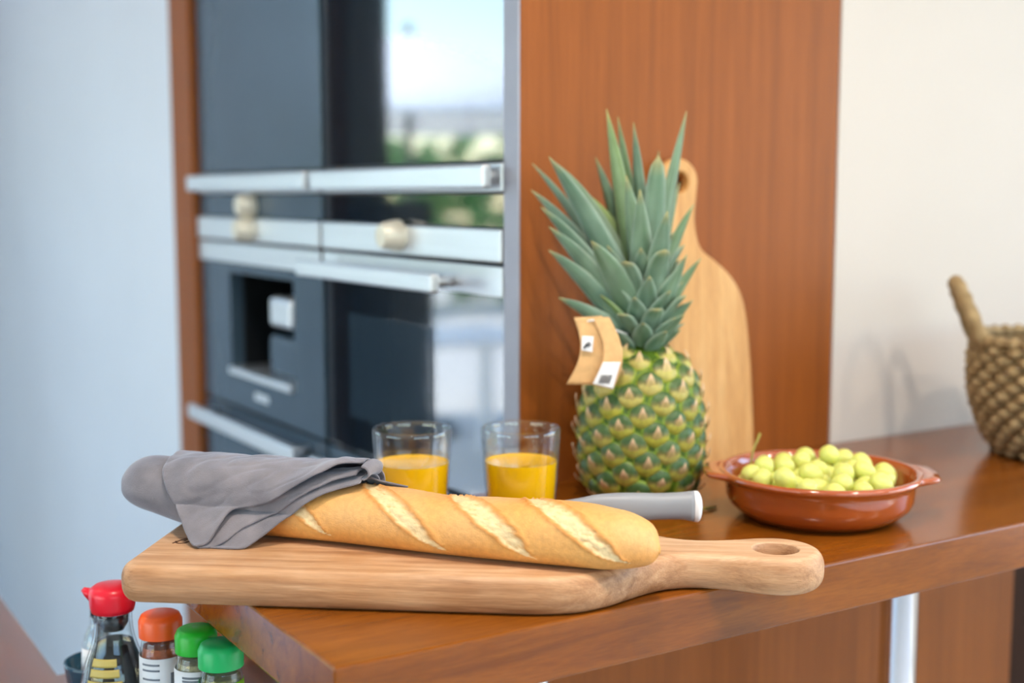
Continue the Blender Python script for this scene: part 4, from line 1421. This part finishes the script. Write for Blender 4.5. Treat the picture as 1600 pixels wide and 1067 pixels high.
# slim clear bottle behind the sauce
cbm = thing('oil_bottle', 'slim clear bottle with a dark pourer standing in the teal cup', 'bottle', (*at(-0.4015, 1.200), WT+0.0004+0.0055), YAW)
cbm.scale = (0.8, 0.8, 0.68)
OP = [(0.0, 0.017), (0.004, 0.0190), (0.07, 0.0185), (0.090, 0.0150), (0.105, 0.0095), (0.118, 0.0085)]
orr = lambda z: interp(OP, z)[0]
zz = [0.118*k/24 for k in range(25)]
lathe_obj('glass_body', [(0, 0.0005)] + [(orr(z), z+0.0005) for z in zz] + [(0.0065, 0.1185)] + [(orr(z)-0.0018, max(z, 0.004)) for z in reversed(zz[1:])] + [(0, 0.004)], M['glass'], cbm, 40)
lathe_obj('pourer', [(0.0045, 0.108), (0.0055, 0.118), (0.0075, 0.1188), (0.0078, 0.132), (0.0060, 0.148), (0.0050, 0.160), (0, 0.161)], M['black_plastic'], cbm, 24)
band('paper_label', orr, 0.02, 0.075, -70, 60, M['label_white'], cbm, off=0.0005)
for z0, m__ in ((0.045, 'red_cap'), (0.030, 'emerald_cap')):
    band('colour_print', orr, z0, z0+0.009, 5, 40, M[m__], cbm, off=0.0010)

def jar(loc, label, cap_mat, fill_mat, H=0.105, capw=0.0185):
    j = thing('spice_jar', label, 'jar', (*at(*loc), TZ), YAW, 'spice jars on the round tray')
    hb_ = H-0.0225
    jr = lambda z: interp([(0, 0.0170), (0.003, 0.0185), (hb_-0.012, 0.0185), (hb_-0.004, 0.0168), (hb_+0.004, 0.0160)], z)[0]
    zz = [(hb_+0.002)*k/20 for k in range(21)]
    lathe_obj('glass_body', [(0, 0.0004)] + [(jr(z), z+0.0004) for z in zz] + [(jr(z)-0.0015, max(z, 0.003)) for z in reversed(zz[1:])] + [(0, 0.003)], M['glass'], j, 40)
    lathe_obj('spice', [(0, 0.0033)] + [(jr(z)-0.0018, z) for z in [0.0035+(hb_-0.010)*k/12 for k in range(13)]] + [(0, hb_-0.0062)], fill_mat, j, 40, sharp=50)
    lathe_obj('cap', [(0.0165, hb_+0.0022), (capw, hb_+0.0024), (capw+0.0002, H-0.006), (capw-0.002, H-0.0012), (capw-0.004, H), (0, H+0.0002)], cap_mat, j, 40, sharp=60)
    return j, jr
j1, jr1 = jar((-0.3105, 1.095), 'spice jar with an orange cap and red-brown powder', M['orange_cap'], M['paprika'], 0.119, 0.0188)
band('paper_label', jr1, 0.006, 0.083, -120, 100, M['label_white'], j1, off=0.0004)
for z in (0.077, 0.072, 0.064):
    band('grey_print', jr1, z, z+0.0016, -40, 10, M['grey_print'], j1, 8, 1, off=0.0008)
band('dark_print', jr1, 0.045, 0.070, 38, 66, M['grey_print'], j1, 8, 1, off=0.0008)
j2, jr2 = jar((-0.271, 1.062), 'spice jar with a bright green cap and white barcode label', M['green_cap'], M['herb_pale'], 0.117, 0.0178)
band('paper_label', jr2, 0.006, 0.084, -110, 110, M['label_white'], j2, off=0.0004)
for z in (0.078, 0.075):
    band('grey_print', jr2, z, z+0.0018, -25, 30, M['grey_print'], j2, 8, 1, off=0.0008)
for k in range(8):
    band('barcode_bar', jr2, 0.046+k*0.0026, 0.0474+k*0.0026, -22, 34, M['grey_print'], j2, 8, 1, off=0.0008)
j3, jr3 = jar((-0.244, 1.036), 'spice jar with an emerald cap and green label, tucked against the bar end', M['emerald_cap'], M['herb_green'], 0.1135, 0.0188)
band('green_label', jr3, 0.006, 0.0815, -130, 18, M['green_label'], j3, off=0.0004)
band('lime_label', jr3, 0.006, 0.0825, 18, 110, M['lime_label'], j3, off=0.0004)
band('white_box', jr3, 0.060, 0.074, -42, 0, M['label_white'], j3, 8, 1, off=0.0008)
